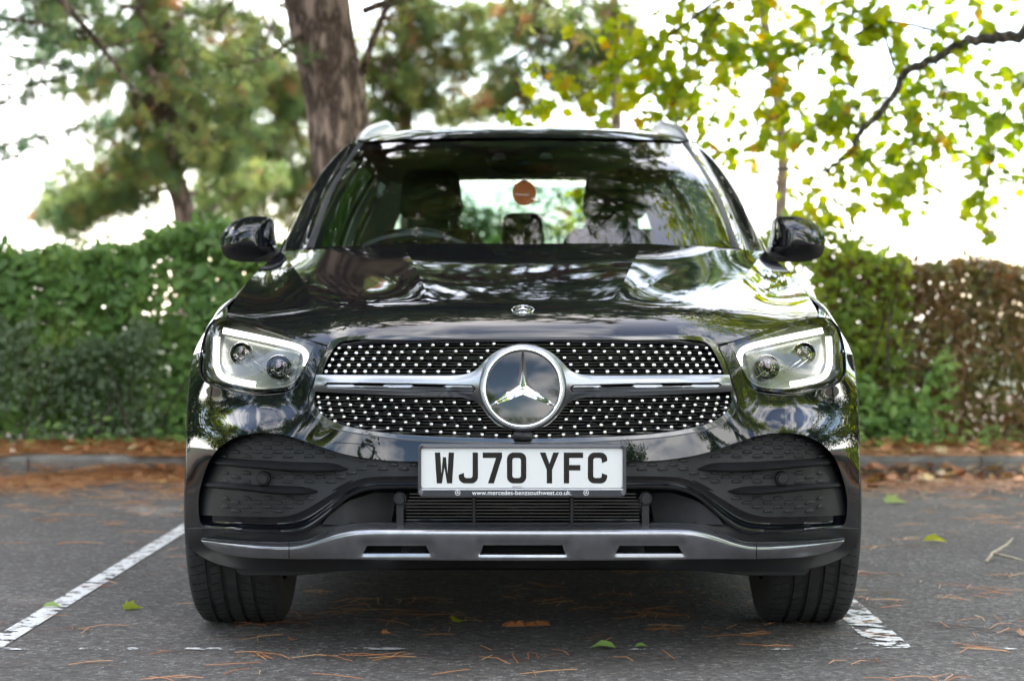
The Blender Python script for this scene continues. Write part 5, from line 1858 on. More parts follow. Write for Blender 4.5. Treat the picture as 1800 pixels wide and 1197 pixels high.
class Pine:
    def __init__(self, name, label, path, radii, bark, group, n=14, relief=0.0, cat='tree'):
        base = path[0]
        self.root = thing(name, label, cat, (base[0], base[1], 0), group)
        P = spline(np.linspace(0, 1, len(path)), np.array(path, float), np.linspace(0, 1, 40))
        rr = np.interp(np.linspace(0, 1, 40), np.linspace(0, 1, len(radii)), radii)
        mb = MB()
        if relief:
            # plated bark: vertical ridges and breaks as real relief
            NN, K = 170, 72
            Pd = spline(np.linspace(0, 1, len(path)), np.array(path, float), np.linspace(0, 1, NN))
            rd = np.interp(np.linspace(0, 1, NN), np.linspace(0, 1, len(radii)), radii)
            G = np.zeros((NN, K + 1, 3))
            for i in range(NN):
                for k in range(K + 1):
                    th = 2 * math.pi * (k % K) / K
                    z = Pd[i, 2]
                    u = th * 3.0
                    a = noise.noise((math.cos(th) * 4.2, math.sin(th) * 4.2, z * 2.4))
                    b = noise.noise((math.cos(th) * 11, math.sin(th) * 11, z * 7.0))
                    rel = (1 - min(1, abs(a) * 4.2)) * -1.0 + .55 * b
                    r = rd[i] * (1 + relief * rel)
                    G[i, k] = (Pd[i, 0] + r * math.cos(th), Pd[i, 1] + r * math.sin(th), z)
            V, Fc = grid_mesh(G)
            obj('trunk', V, Fc, bark, self.root, True, None)
        else:
            mb.tube(P, list(rr), n)
            mb.build('trunk', bark, self.root, True, None)
        self.P, self.rr, self.bark = P, rr, bark
        self.c, self.a, self.s, self.v = [], [], [], []
        self.limbs = 0
    def bough(self, pts, r0, size, density=1.0, sub=.55, start=.25, own=True, var=(.15, .6), droop=.10, brown=.05, tuft_step=.14):
        """limb polyline with side shoots that carry needle tufts"""
        pts = np.array(pts, float)
        L = np.sum(np.linalg.norm(np.diff(pts, axis=0), axis=1))
        mb = MB()
        mb.tube(pts, list(np.linspace(r0, r0 * .25, len(pts))), 7)
        ns = max(3, int(L * 8.5 * density))
        for i in range(ns):
            t = start + (1 - start) * (i + rng.uniform(0, 1)) / ns
            k = t * (len(pts) - 1)
            a = min(len(pts) - 2, int(k))
            p = pts[a] + (pts[a + 1] - pts[a]) * (k - a)
            d = pts[a + 1] - pts[a]
            d = d / np.linalg.norm(d)
            side = nrmz(np.cross(d, rng.normal(size=3)))
            side[2] *= .55
            dirn = nrmz(d * rng.uniform(.3, .9) + side)
            l = sub * rng.uniform(.5, 1.15) * (1.15 - .5 * t)
            sp = wander(p, dirn, l, 4, .14, droop)
            mb.tube(sp, [r0 * .28, r0 * .24, r0 * .2, r0 * .15, r0 * .1], 5, False)
            br = rng.uniform() < brown
            base_v = rng.uniform(*var) if not br else rng.uniform(.85, 1)
            nt = max(2, int(l / tuft_step * density * 1.5))
            for q in range(nt):
                tt = .25 + .75 * (q + rng.uniform(.2, .8)) / nt
                kk = tt * 4; aa = min(3, int(kk))
                pp = sp[aa] + (sp[aa + 1] - sp[aa]) * (kk - aa)
                dd = nrmz(sp[aa + 1] - sp[aa] + rng.normal(0, .35, 3) + np.array([0, 0, .15]))
                self.c.append(pp + rng.normal(0, .03, 3)); self.a.append(dd); self.s.append(size * rng.uniform(.75, 1.2))
                self.v.append(float(np.clip(base_v + rng.normal(0, .08), 0, 1)))
        for q in range(5):
            self.c.append(pts[-1] + rng.normal(0, .05, 3)); self.a.append(nrmz(pts[-1] - pts[-2] + rng.normal(0, .5, 3))); self.s.append(size); self.v.append(rng.uniform(*var))
        mb.build('limb', self.bark, self.root, True, None)
        self.limbs += 1
    def crown(self, n, z0, z1, lmax, size, density=1.0, profile=lambda h: 1 - .75 * h, rise=.18, avoid=None, **kw):
        for i in range(n):
            h = (i + rng.uniform(0, .9)) / n
            z = z0 + (z1 - z0) * h
            k = np.interp(z, self.P[:, 2], np.arange(len(self.P)))
            a = min(len(self.P) - 2, int(k))
            p = self.P[a] + (self.P[a + 1] - self.P[a]) * (k - a)
            az = i * 2.39996 + rng.uniform(-.4, .4)
            if avoid and avoid(az, z): continue
            L = lmax * profile(h) * rng.uniform(.75, 1.1)
            pts = wander(p, (math.cos(az), math.sin(az), rise + .5 * h), L, 7, .09, .05)
            self.bough(pts, max(.018, .05 * L / 3), size, density, sub=max(.5, L * .27), **kw)
    def finish(self, k=20, width=.05, mat=None, spread=1.0):
        o = tufts('crown', np.array(self.c), np.array(self.a), np.array(self.s), np.array(self.v), mat or M['needle'], self.root, k, width, spread)
        return o

def PX(px, py, Y): return W(px - CX, py, Y)
PG = 'pine trees behind the hedge'

# --- the big pine right behind the car
Y0 = 8.5
tk = [W(640 - CX + 18, 792, Y0), W(632 - CX, 600, Y0), PX(612, 400, Y0), PX(594, 207, Y0), PX(572, 90, Y0), PX(556, 0, Y0), (-1.62, 8.5, 4.2), (-2.05, 8.6, 6.5), (-2.3, 8.8, 9.0), (-2.4, 9.0, 12.0)]
tk[0] = (tk[0][0], Y0, .05)
big = Pine('pine_tree', 'thick brown pine trunk rising right behind the roof of the black car', tk, [.275, .235, .222, .214, .218, .226, .20, .16, .10, .03], M['pine_bark'], PG, relief=.085)
big.bough([PX(636, 130, 8.45), PX(655, 70, 8.3), PX(690, -10, 8.1), PX(720, -120, 8.0), (-.5, 8.0, 4.4)], .030, .17, 1.2, sub=.5, start=.35)
big.bough([PX(540, 60, 8.4), PX(508, 75, 8.2), PX(478, 100, 8.0), PX(430, 112, 7.8), PX(396, 118, 7.6)], .022, .15, 1.4, sub=.34, start=.3, var=(.3, .6))
big.bough([PX(560, -20, 8.5), PX(480, -40, 8.8), PX(420, -10, 9.2), PX(380, 40, 9.6)], .025, .16, 1.3, sub=.45, var=(.3, .6))
big.bough([PX(640, 20, 8.6), PX(760, -25, 9.0), PX(900, -20, 9.4), PX(1010, 30, 9.8)], .028, .16, 1.4, sub=.45, var=(.25, .6))
big.crown(92, 4.4, 11.8, 5.4, .34, 1.0, profile=lambda h: .55 + .6 * math.sin(math.pi * min(1, h * .8 + .2)) - .5 * h, rise=.10, tuft_step=.17)
big.finish(18, .055)

# --- second pine with the low crown left of it
Y1 = 17.0
tk = [(-3.72, Y1, .05), PX(326, 400, Y1), PX(306, 312, Y1), PX(283, 180, Y1), PX(262, 60, Y1), PX(250, -60, Y1), (-4.6, 17, 8.6)]
lowp = Pine('pine_tree', 'leaning pine left of the thick trunk, its low crown hanging over the left mirror', tk, [.15, .125, .12, .11, .10, .09, .02], M['pine_bark'], PG)
B1 = [([(262, 60), (330, 90), (400, 120), (452, 150)], 16.5), ([(275, 130), (350, 180), (410, 215), (455, 245)], 16.4), ([(283, 180), (240, 210), (190, 225), (150, 240)], 16.3),
      ([(290, 200), (330, 240), (370, 275), (400, 290)], 16.2), ([(300, 260), (250, 275), (205, 290), (165, 330), (130, 350)], 16.6), ([(302, 280), (260, 305), (215, 325), (180, 355), (120, 370)], 17.2),
      ([(270, 100), (210, 130), (160, 150), (110, 170)], 16.8), ([(262, 40), (200, 60), (140, 85), (90, 90)], 16.4), ([(255, 0), (310, 20), (370, 30), (430, 60)], 16.6), ([(250, -40), (190, -20), (120, 10), (60, 30)], 16.7),
      ([(285, 190), (300, 240), (310, 290), (305, 310)], 16.0), ([(280, 160), (260, 220), (240, 270), (230, 300)], 16.1), ([(280, 150), (340, 200), (385, 250), (395, 300)], 16.0), ([(265, 70), (340, 120), (380, 170), (430, 190)], 15.9)]
B1 += [([(302, 330), (250, 342), (190, 358), (120, 382), (85, 392)], 17.2), ([(280, 345), (220, 365), (160, 385), (110, 405)], 17.5), ([(300, 300), (240, 320), (170, 340), (90, 375)], 17.0), ([(318, 385), (372, 368), (420, 340), (475, 305)], 17.6), ([(300, 250), (360, 280), (400, 320), (420, 350)], 17.8)]
B1 += [([(240, 10), (265, 60), (290, 110), (300, 150)], 15.7), ([(300, 40), (270, 90), (255, 140), (262, 190)], 15.8), ([(262, 120), (290, 170), (310, 220), (318, 270)], 15.7), ([(320, 120), (295, 170), (275, 220), (270, 270)], 15.8), ([(285, 210), (302, 250), (300, 285), (285, 312)], 15.7), ([(230, -30), (250, 10), (262, 50), (256, 100)], 15.8)]
B1 = B1 + [([(x_ + random.uniform(-30, 30), y_ + random.uniform(-50, 5)) for x_, y_ in b_], yb_ + .5) for b_, yb_ in B1[:1] + B1[6:10] + B1[12:]]
for pp, Yb in B1:
    lowp.bough([PX(x_, y_, Yb + .3 * i) for i, (x_, y_) in enumerate(pp)], .032, .19, 1.7, sub=.42, start=.1, var=(.18, .62), brown=.05)
lowp.crown(26, 4.6, 8.4, 3.0, .26, 1.1)
lowp.finish(21, .047)

# --- pine standing off to the left whose boughs reach into the picture
tk = [(-7.6, 13.5, .05), (-7.5, 13.5, 2), (-7.3, 13.4, 4.5), (-7.1, 13.4, 7.5), (-7.0, 13.4, 9.5)]
left = Pine('pine_tree', 'blue green pine boughs reaching in from the left edge above the laurel hedge', tk, [.2, .18, .15, .1, .03], M['pine_bark'], PG)
for pp, Yb in [([(-90, 160), (-20, 150), (60, 150), (130, 130), (180, 120)], 13.0), ([(-90, 250), (-10, 262), (50, 245), (110, 232), (170, 215)], 13.6), ([(-90, 100), (0, 95), (70, 110), (120, 120)], 12.8),
               ([(-90, 40), (0, 30), (60, 40), (120, 55)], 13.2), ([(-100, 300), (-40, 300), (0, 285), (40, 270)], 13.5), ([(-80, -20), (0, -10), (80, 5), (150, 10)], 13.4), ([(-80, 205), (-30, 195), (20, 175), (60, 170)], 12.9)]:
    left.bough([PX(x_, y_, Yb) for x_, y_ in pp], .028, .17, 1.35, sub=.34, start=.12, var=(.0, .32), brown=.02)
for pp, Yb in [([(-60, 20), (20, 60), (80, 70), (150, 90)], 14.0), ([(-60, 70), (10, 50), (60, 20), (110, -10)], 14.0), ([(30, -60), (60, 10), (80, 60), (70, 110)], 13.8), ([(90, -60), (130, 10), (170, 50), (220, 60)], 14.0)]:
    left.bough([PX(x_, y_, Yb) for x_, y_ in pp], .022, .17, 1.3, sub=.36, start=.1, var=(.1, .45), brown=.03)
# the dark cone-bearing branch that crosses the top left corner
left.bough([PX(60, -60, 9.4), PX(108, 2, 9.4), PX(150, 50, 9.4), PX(195, 105, 9.4), PX(240, 165, 9.4), PX(292, 198, 9.4), PX(330, 215, 9.5)], .030, .15, 1.3, sub=.36, start=.15, var=(.3, .65), brown=.06)
left.bough([PX(180, 85, 9.4), PX(240, 70, 9.5), PX(290, 60, 9.6), PX(330, 80, 9.7)], .012, .14, 1.4, sub=.26, var=(.35, .65))
left.bough([PX(240, 165, 9.4), PX(280, 130, 9.5), PX(330, 140, 9.6), PX(380, 170, 9.7)], .012, .14, 1.4, sub=.26, var=(.35, .65))
left.bough([PX(292, 198, 9.4), PX(330, 240, 9.4), PX(360, 270, 9.4)], .012, .14, 1.6, sub=.24, var=(.35, .65))
for cx_, cy_, r_ in ((150, 60, .042), (136, 62, .036), (238, 180, .045), (262, 178, .042), (284, 196, .05), (300, 204, .045), (275, 205, .04), (338, 226, .036)):
    c = Vector(PX(cx_, cy_, 9.32))
    mb = MB()
    for ring_ in range(6):
        for k in range(8):
            a = 2 * math.pi * (k + .5 * (ring_ % 2)) / 8
            rr_ = r_ * math.sin(math.pi * (ring_ + .7) / 6.8)
            z = (ring_ - 2.5) * r_ * .46
            p = c + Vector((rr_ * math.cos(a), rr_ * math.sin(a), z))
            q = c + Vector((rr_ * 1.25 * math.cos(a), rr_ * 1.25 * math.sin(a), z + r_ * .22))
            sd = Vector((-math.sin(a), math.cos(a), 0)) * r_ * .3
            mb.add([p - sd, p + sd, q + sd * .5, q - sd * .5, c + Vector((0, 0, z - r_ * .2))], [(0, 1, 2, 3), (0, 4, 1)])
    mb.build('pine_cone', M['cone'], left.root, False)
left.crown(24, 4.6, 9.4, 3.4, .28, 1.0)
left.finish(20, .047)

# --- pines filling in behind the roof
for k, (bx, by, ztop, lab, boughs, vr) in enumerate([
    (-1.5, 19.5, 8.5, 'olive pine behind the thick trunk, seen just right of it over the roof',
     [[(700, -20), (720, 40), (760, 90), (820, 120)], [(690, 20), (670, 80), (680, 140), (720, 180)], [(700, 60), (740, 120), (760, 170), (800, 200)], [(690, 100), (660, 140), (655, 180), (660, 215)], [(700, 20), (760, 30), (820, 60), (870, 70)], [(690, 120), (720, 170), (700, 205), (690, 225)]], (.3, .7)),
    (1.16, 20.5, 9.0, 'hazy pine over the middle of the roof with cones among its boughs',
     [[(960, -20), (930, 40), (880, 90), (830, 120)], [(960, 30), (1000, 70), (1030, 100), (1060, 110)], [(955, 60), (920, 110), (900, 150), (860, 165)], [(960, -30), (1020, 0), (1070, 40), (1110, 60)], [(950, 0), (900, 20), (850, 30), (800, 40)], [(950, 120), (985, 135), (1020, 150), (1050, 170)], [(945, 130), (900, 175), (860, 195), (800, 205)], [(955, 40), (1010, 50), (1050, 80), (1080, 120)]], (.25, .65)),
    (-2.9, 22.0, 9.0, 'far dull green pine between the thick trunk and the leaning one',
     [[(480, 40), (450, 120), (470, 180), (500, 220)], [(480, 90), (510, 150), (520, 200), (525, 250)], [(470, 120), (440, 190), (430, 250), (440, 290)], [(480, 150), (490, 210), (470, 270), (460, 300)], [(480, 60), (520, 100), (540, 140), (540, 180)], [(470, 20), (430, 60), (400, 110), (390, 160)], [(470, 250), (440, 310), (420, 370), (400, 410)], [(490, 260), (510, 330), (500, 390)], [(480, 300), (450, 350), (430, 400)], [(470, 220), (400, 280), (370, 340), (350, 390)], [(520, 220), (540, 290), (530, 350)]], (.25, .75))]):
    tk = [(bx, by, .05), (bx + .05, by, 3), (bx, by, 6), (bx - .1, by, ztop)]
    pn = Pine('pine_tree', lab, tk, [.09, .08, .06, .02], M['pine_bark'], PG)
    for pp in boughs + [[(x_ + random.uniform(-45, 45), y_ + random.uniform(-30, 22)) for x_, y_ in b_] for b_ in boughs]:
        pn.bough([PX(x_, y_, by - .5 + .2 * i) for i, (x_, y_) in enumerate(pp)], .028, .20, 1.8, sub=.50, start=.0, var=vr, brown=.10)
    pn.crown(9, 6.2, ztop, 3.3, .30, 1.0, var=vr)
    if k == 1:
        pn.bough([PX(960, 60, 20.3), PX(1000, 58, 20.3), PX(1045, 70, 20.3), PX(1075, 80, 20.3)], .05, .18, .8)
    pn.finish(18, .05)

# --- broadleaf trees
class Broad:
    def __init__(self, name, label, path, radii, bark, group=None, n=12):
        self.root = thing(name, label, 'tree', (path[0][0], path[0][1], 0), group)
        P = spline(np.linspace(0, 1, len(path)), np.array(path, float), np.linspace(0, 1, 30))
        mb = MB(); mb.tube(P, list(np.interp(np.linspace(0, 1, 30), np.linspace(0, 1, len(radii)), radii)), n)
        mb.build('trunk', bark, self.root, True, None)
        self.P, self.bark = P, bark
        self.c, self.a, self.n, self.s, self.v = [], [], [], [], []
    def limb(self, pts, r0, r1, name='limb'):
        pts = np.array(pts, float)
        P = spline(np.linspace(0, 1, len(pts)), pts, np.linspace(0, 1, max(6, len(pts) * 5)))
        P[1:-1] += rng.normal(0, r0 * .18, P[1:-1].shape)
        mb = MB(); mb.tube(P, list(np.linspace(r0, r1, len(P))), 8)
        mb.build(name, self.bark, self.root, True, None)
        return P
    def leaf(self, p, size, var):
        self.c.append(p)
        out = rng.normal(0, .6, 3)
        self.a.append(np.array([out[0], out[1], -.55 + .35 * rng.normal()]))
        self.n.append(np.array([rng.normal(0, .5), -.45 + rng.normal(0, .5), .75]))
        self.s.append(size * rng.uniform(.65, 1.15)); self.v.append(var)
    def cluster(self, c, r, n, size, var=(.1, .7), twig=None):
        for _ in range(n):
            d = rng.normal(0, 1, 3); d /= np.linalg.norm(d)
            p = np.array(c) + d * np.array(r) * rng.uniform(.15, 1) ** .6
            self.leaf(p, size, float(np.clip(rng.uniform(*var), 0, 1)) if rng.uniform() > .03 else .95)
    def twigs(self, P, n, L, r0, leaves_per, size, var=(.1, .7), t0=.15, down=.35):
        mb = MB()
        for i in range(n):
            t = t0 + (1 - t0) * (i + rng.uniform()) / n
            k = t * (len(P) - 1); a = min(len(P) - 2, int(k)); p = P[a] + (P[a + 1] - P[a]) * (k - a)
            d = nrmz(P[a + 1] - P[a]) * .5 + nrmz(rng.normal(size=3)) * .8 + np.array([0, 0, -down * .4])
            tw = wander(p, d, L * rng.uniform(.5, 1.1), 5, .2, down * .4)
            mb.tube(tw, [r0, r0 * .8, r0 * .65, r0 * .5, r0 * .4, r0 * .3], 5, False)
            for q in range(leaves_per):
                tt = rng.uniform(.2, 1) * 5; aa = min(4, int(tt))
                pp = tw[aa] + (tw[aa + 1] - tw[aa]) * (tt - aa)
                self.leaf(pp + rng.normal(0, .03, 3), size, float(np.clip(rng.uniform(*var), 0, 1)) if rng.uniform() > .03 else .95)
        mb.build('twigs', self.bark, self.root, True, None)['kind'] = 'stuff'
    def finish(self, mat, tv=MAPLE_V, tf=MAPLE_F, singles=0):
        return leaves('crown', np.array(self.c), np.array(self.a), np.array(self.n), np.array(self.s), np.array(self.v), tv, tf, mat, self.root, singles)

YM = 6.9
maple = Broad('maple_tree', 'maple branches with backlit yellow green leaves hanging in from the top right', [(5.3, 7.2, .05), (5.25, 7.1, 1.5), (5.1, 7.0, 3.0), (4.9, 7.0, 5.5), (4.8, 7.0, 8.0)], [.20, .17, .15, .10, .03], M['bark'])
def MP(pts): return [PX(x_, y_, YM + (dy[0] if dy else 0)) for x_, y_, *dy in pts]
main = maple.limb([(5.1, 7.0, 3.0)] + MP([(1990, 10), (1870, 38), (1800, 58), (1740, 68), (1690, 76), (1640, 105), (1590, 130), (1563, 180), (1515, 235), (1490, 270), (1457, 301)]), .05, .012)
l2 = maple.limb(MP([(1457, 301), (1420, 299), (1370, 297), (1330, 305), (1288, 322)]), .011, .003)
l3 = maple.limb(MP([(1690, 74), (1640, 55), (1590, 42), (1545, 42), (1495, 65), (1430, 85), (1390, 84)]), .013, .004)
l4 = maple.limb(MP([(1572, 118), (1558, 70), (1550, 30), (1540, -15)]), .012, .006)
l5 = maple.limb(MP([(1575, 125), (1530, 165), (1490, 150), (1440, 160), (1390, 190), (1340, 218), (1262, 250)]), .010, .003)
l6 = maple.limb(MP([(1560, 170), (1500, 190), (1450, 215), (1400, 235)]), .007, .003)
l7 = maple.limb(MP([(1540, 8), (1490, 30), (1420, 70), (1350, 90), (1310, 72)]), .009, .003)
l8 = maple.limb(MP([(1900, -60), (1700, -90, .4), (1480, -70, .5), (1300, -20, .5), (1180, 60, .5), (1080, 130, .5), (1010, 180, .5)]), .022, .004)
l9 = maple.limb(MP([(1850, 45, -.2), (1820, 120, -.3), (1770, 190, -.3), (1745, 280, -.3), (1725, 370, -.3)]), .012, .003)
l10 = maple.limb(MP([(1640, 100), (1660, 160, .2), (1640, 220, .2), (1590, 270, .2), (1560, 330, .2)]), .009, .003)
l11 = maple.limb(MP([(1300, -20, .5), (1240, 60, .5), (1210, 130, .4), (1180, 190, .4)]), .008, .003)
for P_, n_, L_, lp, vr in ((l3, 12, .35, 7, (.1, .75)), (l4, 6, .3, 6, (.1, .7)), (l5, 14, .32, 7, (.15, .75)), (l6, 8, .28, 6, (.1, .7)), (l7, 12, .32, 7, (.1, .75)), (l8, 34, .5, 10, (.15, .8)), (l9, 16, .34, 7, (.05, .55)),
                           (l10, 16, .38, 8, (.05, .7)), (l11, 16, .42, 9, (.15, .8)), (main, 20, .34, 4, (.05, .6))):
    maple.twigs(P_, int(n_ * 1.3), L_, .004, lp, .092, vr)
for x_, y_, rx, rz, n_, vr in ((1090, 95, .28, .28, 55, (.25, .85)), (1150, 130, .30, .28, 60, (.2, .8)), (1060, 180, .26, .14, 36, (.3, .85)), (1180, 60, .30, .22, 50, (.2, .8)), (1230, 110, .25, .25, 36, (.2, .8)), (1190, 190, .26, .16, 36, (.2, .8)),
                              (1370, 30, .35, .15, 40, (.2, .8)), (1400, 205, .25, .18, 40, (.2, .8)), (1350, 190, .2, .14, 26, (.25, .8)), (1480, 200, .3, .2, 34, (.1, .7)), (1620, 190, .35, .25, 60, (.05, .6)), (1700, 130, .3, .2, 40, (.05, .6)),
                              (1560, 225, .3, .25, 50, (.1, .65)), (1500, 300, .22, .2, 32, (.2, .75)), (1470, 335, .25, .14, 34, (.3, .8)), (1420, 345, .22, .12, 22, (.3, .8)), (1720, 230, .35, .2, 45, (.05, .5)), (1650, 260, .25, .15, 30, (.05, .55)),
                              (1740, 330, .18, .25, 30, (.05, .5)), (1730, 400, .12, .1, 10, (.1, .5)), (1600, 325, .14, .08, 6, (.1, .5)), (1690, 20, .3, .15, 36, (.1, .6)), (1620, 10, .3, .12, 32, (.1, .7)), (1760, 20, .25, .15, 26, (.1, .6)), (1480, 30, .28, .14, 26, (.2, .8)),
                              (1285, 205, .16, .12, 12, (.3, .8)), (1290, 275, .10, .06, 6, (.3, .8)), (1010, 160, .12, .12, 14, (.4, .9)), (1450, 372, .22, .14, 30, (.3, .85)), (1520, 345, .2, .14, 24, (.3, .8)), (1400, 392, .16, .10, 16, (.3, .85)), (1560, 300, .3, .2, 34, (.1, .7)), (1780, 180, .25, .3, 30, (.0, .5)), (1250, 170, .3, .2, 36, (.2, .8))):
    maple.cluster(PX(x_, y_, YM + .55), (rx * 1.15, .5, rz * 1.15), int(n_ * .8), .085, vr)
for i in range(26):      # the crown above the frame
    az = i * 2.4; zz = 3.6 + 4.6 * i / 26
    P_ = maple.limb(wander((5.0, 7.0, zz), (math.cos(az), math.sin(az), .25), 3.6 * (1 - .4 * i / 26), 6, .12), .03, .006)
    for q in P_[6::4]:
        if q[2] < 3.55 and q[0] < 3.2: continue
        maple.cluster(q + np.array([0, 0, .4]), (.8, .8, .5), 55, .14, (.1, .7))
maple.finish(M['maple_leaf'], singles=300)

# slender pale tree further back on the right
pale = Broad('slender_tree', 'slender pale trunk standing in the glare beyond the right mirror', [(2.62, 15, .05), PX(1372, 385, 15), PX(1376, 280, 15), PX(1362, 140, 15), PX(1342, 30, 15), PX(1330, -80, 15), (2.2, 15, 6)], [.085, .066, .058, .056, .05, .04, .01], M['bark_pale'])
for pts in ([(1375, 300), (1400, 260), (1420, 220)], [(1372, 270), (1320, 240), (1280, 190), (1262, 150)], [(1362, 150), (1310, 110), (1290, 60)], [(1360, 120), (1400, 80), (1430, 20)], [(1376, 330), (1330, 300), (1305, 290)], [(1345, 40), (1380, 0), (1400, -50)]):
    P_ = pale.limb([PX(x_, y_, 15) for x_, y_ in pts], .018, .004)
    pale.twigs(P_, 7, .5, .004, 5, .09, (.5, 1.0))
P_ = pale.P[18:]
pale.twigs(P_, 16, .8, .006, 8, .10, (.4, .9))
pale.finish(M['maple_leaf'])

# dark bushy tree seen through the back window
dark = Broad('bushy_tree', 'dark bushy tree far behind, seen through the windscreen and back window', [(-.55, 21, .05), (-.55, 21, 1.0), (-.5, 21, 1.7)], [.12, .09, .03], M['bark'])
for x_, y_, r_, n_ in ((830, 400, .42, 260), (870, 402, .40, 230), (800, 385, .40, 240), (780, 360, .4, 200), (740, 400, .6, 260), (900, 412, .3, 120), (960, 395, .7, 130), (1020, 360, .6, 110), (1000, 415, .5, 160), (930, 350, .5, 60)):
    dark.cluster(PX(x_, y_, 21), (r_, .5, r_ * .8), n_, .12, (.0, .35))
dark.finish(M['laurel'], OVAL_V, OVAL_F)
young = Broad('young_maple', 'young maple with bright leaves seen through the back window right of the orange card', [(.75, 9.6, .05), (.62, 9.6, .9), (.52, 9.6, 1.5), (.50, 9.6, 1.75)], [.02, .016, .01, .004], M['bark'])
for x_, y_, r_, n_ in ((1012, 345, .05, 9), (985, 362, .05, 9), (1000, 400, .09, 14), (1024, 380, .07, 9), (975, 405, .05, 5), (1020, 338, .05, 7), (1045, 370, .1, 14)):
    young.cluster(PX(x_, y_, 9.6), (r_, .1, r_), n_, .075, (.3, .8))
young.finish(M['maple_leaf'])

# trees round the car park that the paint mirrors and that shade the foreground
RG = 'trees round the car park'
for k, (x_, y_, h_, r_, lab) in enumerate([(-8.8, 8.6, 7.0, 2.8, 'bushy low branched tree at the left end of the planting bed'), (-12.2, 6.4, 7.5, 3.2, 'bushy low branched tree on the left side of the car park'), (-15.5, 3.0, 7.5, 3.4, 'bushy low branched tree further along the left side of the car park'), (9.3, 8.8, 6.5, 2.6, 'bushy low branched tree at the right end of the planting bed'), (13.0, 6.2, 7.0, 3.0, 'bushy low branched tree on the right side of the car park'), (16.5, 2.6, 7.5, 3.4, 'bushy low branched tree further along the right side of the car park'), (-6.4, -2.2, 10.5, 3.6, 'tall tree beside the front of the bay, off to the left'), (6.8, -1.8, 10.5, 3.6, 'tall tree beside the front of the bay, off to the right'), (-8.5, -9.0, 8.0, 3.0, 'round headed tree at the edge of the car park, ahead and to the left'), (9.5, -8.0, 8.5, 3.2, 'round headed tree at the edge of the car park, ahead and to the right'), (-13.0, 2.5, 9.0, 3.2, 'broad tree beside the car park, off to the left'), (14, 1.0, 9, 3.2, 'broad tree beside the car park, off to the right'), (-15, -18, 8, 3.2, 'tree across the car park, far left'), (-6.5, -27, 7.0, 2.8, 'low tree across the car park, left of centre'),
                                         (7.5, -24, 10, 4.0, 'tall dark tree across the car park, right of centre'), (16, -20, 9, 3.6, 'tree across the car park, far right'), (-19, -6, 9, 3.4, 'tree at the left end of the car park'), (20, -8, 9, 3.4, 'tree at the right end of the car park')]):
    t = Broad('roadside_tree', lab, [(x_, y_, 0), (x_, y_, h_ * .3), (x_ + .2, y_, h_ * .6), (x_, y_ + .2, h_ * .9)], [.22, .17, .12, .03], M['bark'], RG)
    nb = 16
    for i in range(nb):
        az = i * 2.4; zz = h_ * ((.10 + .8 * i / nb) if 'bushy' in lab else (.28 + .62 * i / nb))
        P_ = t.limb(wander((x_, y_, zz), (math.cos(az), math.sin(az), .3), r_ * (1.05 - .6 * i / nb), 5, .15), .05, .01)
        for q in P_[5::4]:
            t.cluster(q, (1.0, 1.0, .7), 70, .26, (.0, .5))
    t.finish(M['laurel'] if k % 2 == 0 else M['maple_leaf'], OVAL_V, OVAL_F)

# --- hedges
def hedge(name, label, x0, x1, y0, depth, ztop, n, size, mat, var, tv=LAUREL_V, tf=LAUREL_F, singles=0, gap=.12, gscale=2.2, zmin=.10, wild=.12, stems=40, group=None, updn=.2, backing=True):
    root = thing(name, label, 'hedge', ((x0 + x1) / 2, y0 + depth / 2, .08), group)
    c, a, nn, s, v = [], [], [], [], []
    tries = 0
    while len(c) < n and tries < n * 8:
        tries += 1
        x = rng.uniform(x0, x1)
        zt = (ztop(x) if callable(ztop) else ztop) + wild * noise.noise((x * 2.1, y0, 5)) + wild * .6 * noise.noise((x * 6.3, y0, 9))
        f = rng.uniform()
        if f < .58:
            y = y0 + abs(rng.normal(0, .16)) + .12 * noise.noise((x * 1.7, rng.uniform(0, .3), 7)); z = zmin + (zt - zmin) * rng.uniform() ** .85
            nb = np.array([0, -1, .35])
        elif f < .74:
            y = y0 + rng.uniform(0, depth); z = zt - abs(rng.normal(0, .07)); nb = np.array([0, -.3, 1])
        else:
            y = y0 + rng.uniform(.1, depth); z = zmin + (zt - zmin) * rng.uniform(); nb = np.array([0, -.5, .6])
        if noise.noise((x * gscale, z * gscale * 1.3, y * gscale * .6 + 20)) < -.18 - gap and f < .58 and y < y0 + .2 and rng.uniform() < .8: continue
        bulge = .16 * noise.noise((x * 1.3, z * 1.6, 33))
        c.append((x, y - bulge, z)); a.append(np.array([rng.normal(0, .7), -.35 + rng.normal(0, .4), -updn + rng.normal(0, .55)]))
        nn.append(nb + rng.normal(0, .42, 3)); s.append(size * rng.uniform(.42, 1.3))
        cl = .5 + .9 * noise.noise((x * 3.1, z * 3.1, 50))
        v.append(float(np.clip(var[0] + (var[1] - var[0]) * (.55 * cl + .45 * rng.uniform()), 0, .999)))
    leaves('foliage', np.array(c), np.array(a), np.array(nn), np.array(s), np.array(v), tv, tf, mat, root, singles)
    mb = MB()
    for i in range(stems):
        x = rng.uniform(x0, x1); zt = ztop(x) if callable(ztop) else ztop
        p = wander((x, y0 + rng.uniform(.15, depth * .8), .05), (rng.normal(0, .25), rng.normal(0, .15), 1), zt * rng.uniform(.7, .98), 7, .16)
        mb.tube(p, list(np.linspace(rng.uniform(.007, .016), .003, 8)), 5, False)
    mb.build('stems', M['bark'], root, True, None)['kind'] = 'stuff'
    return root
HG = 'hedges along the planting bed'
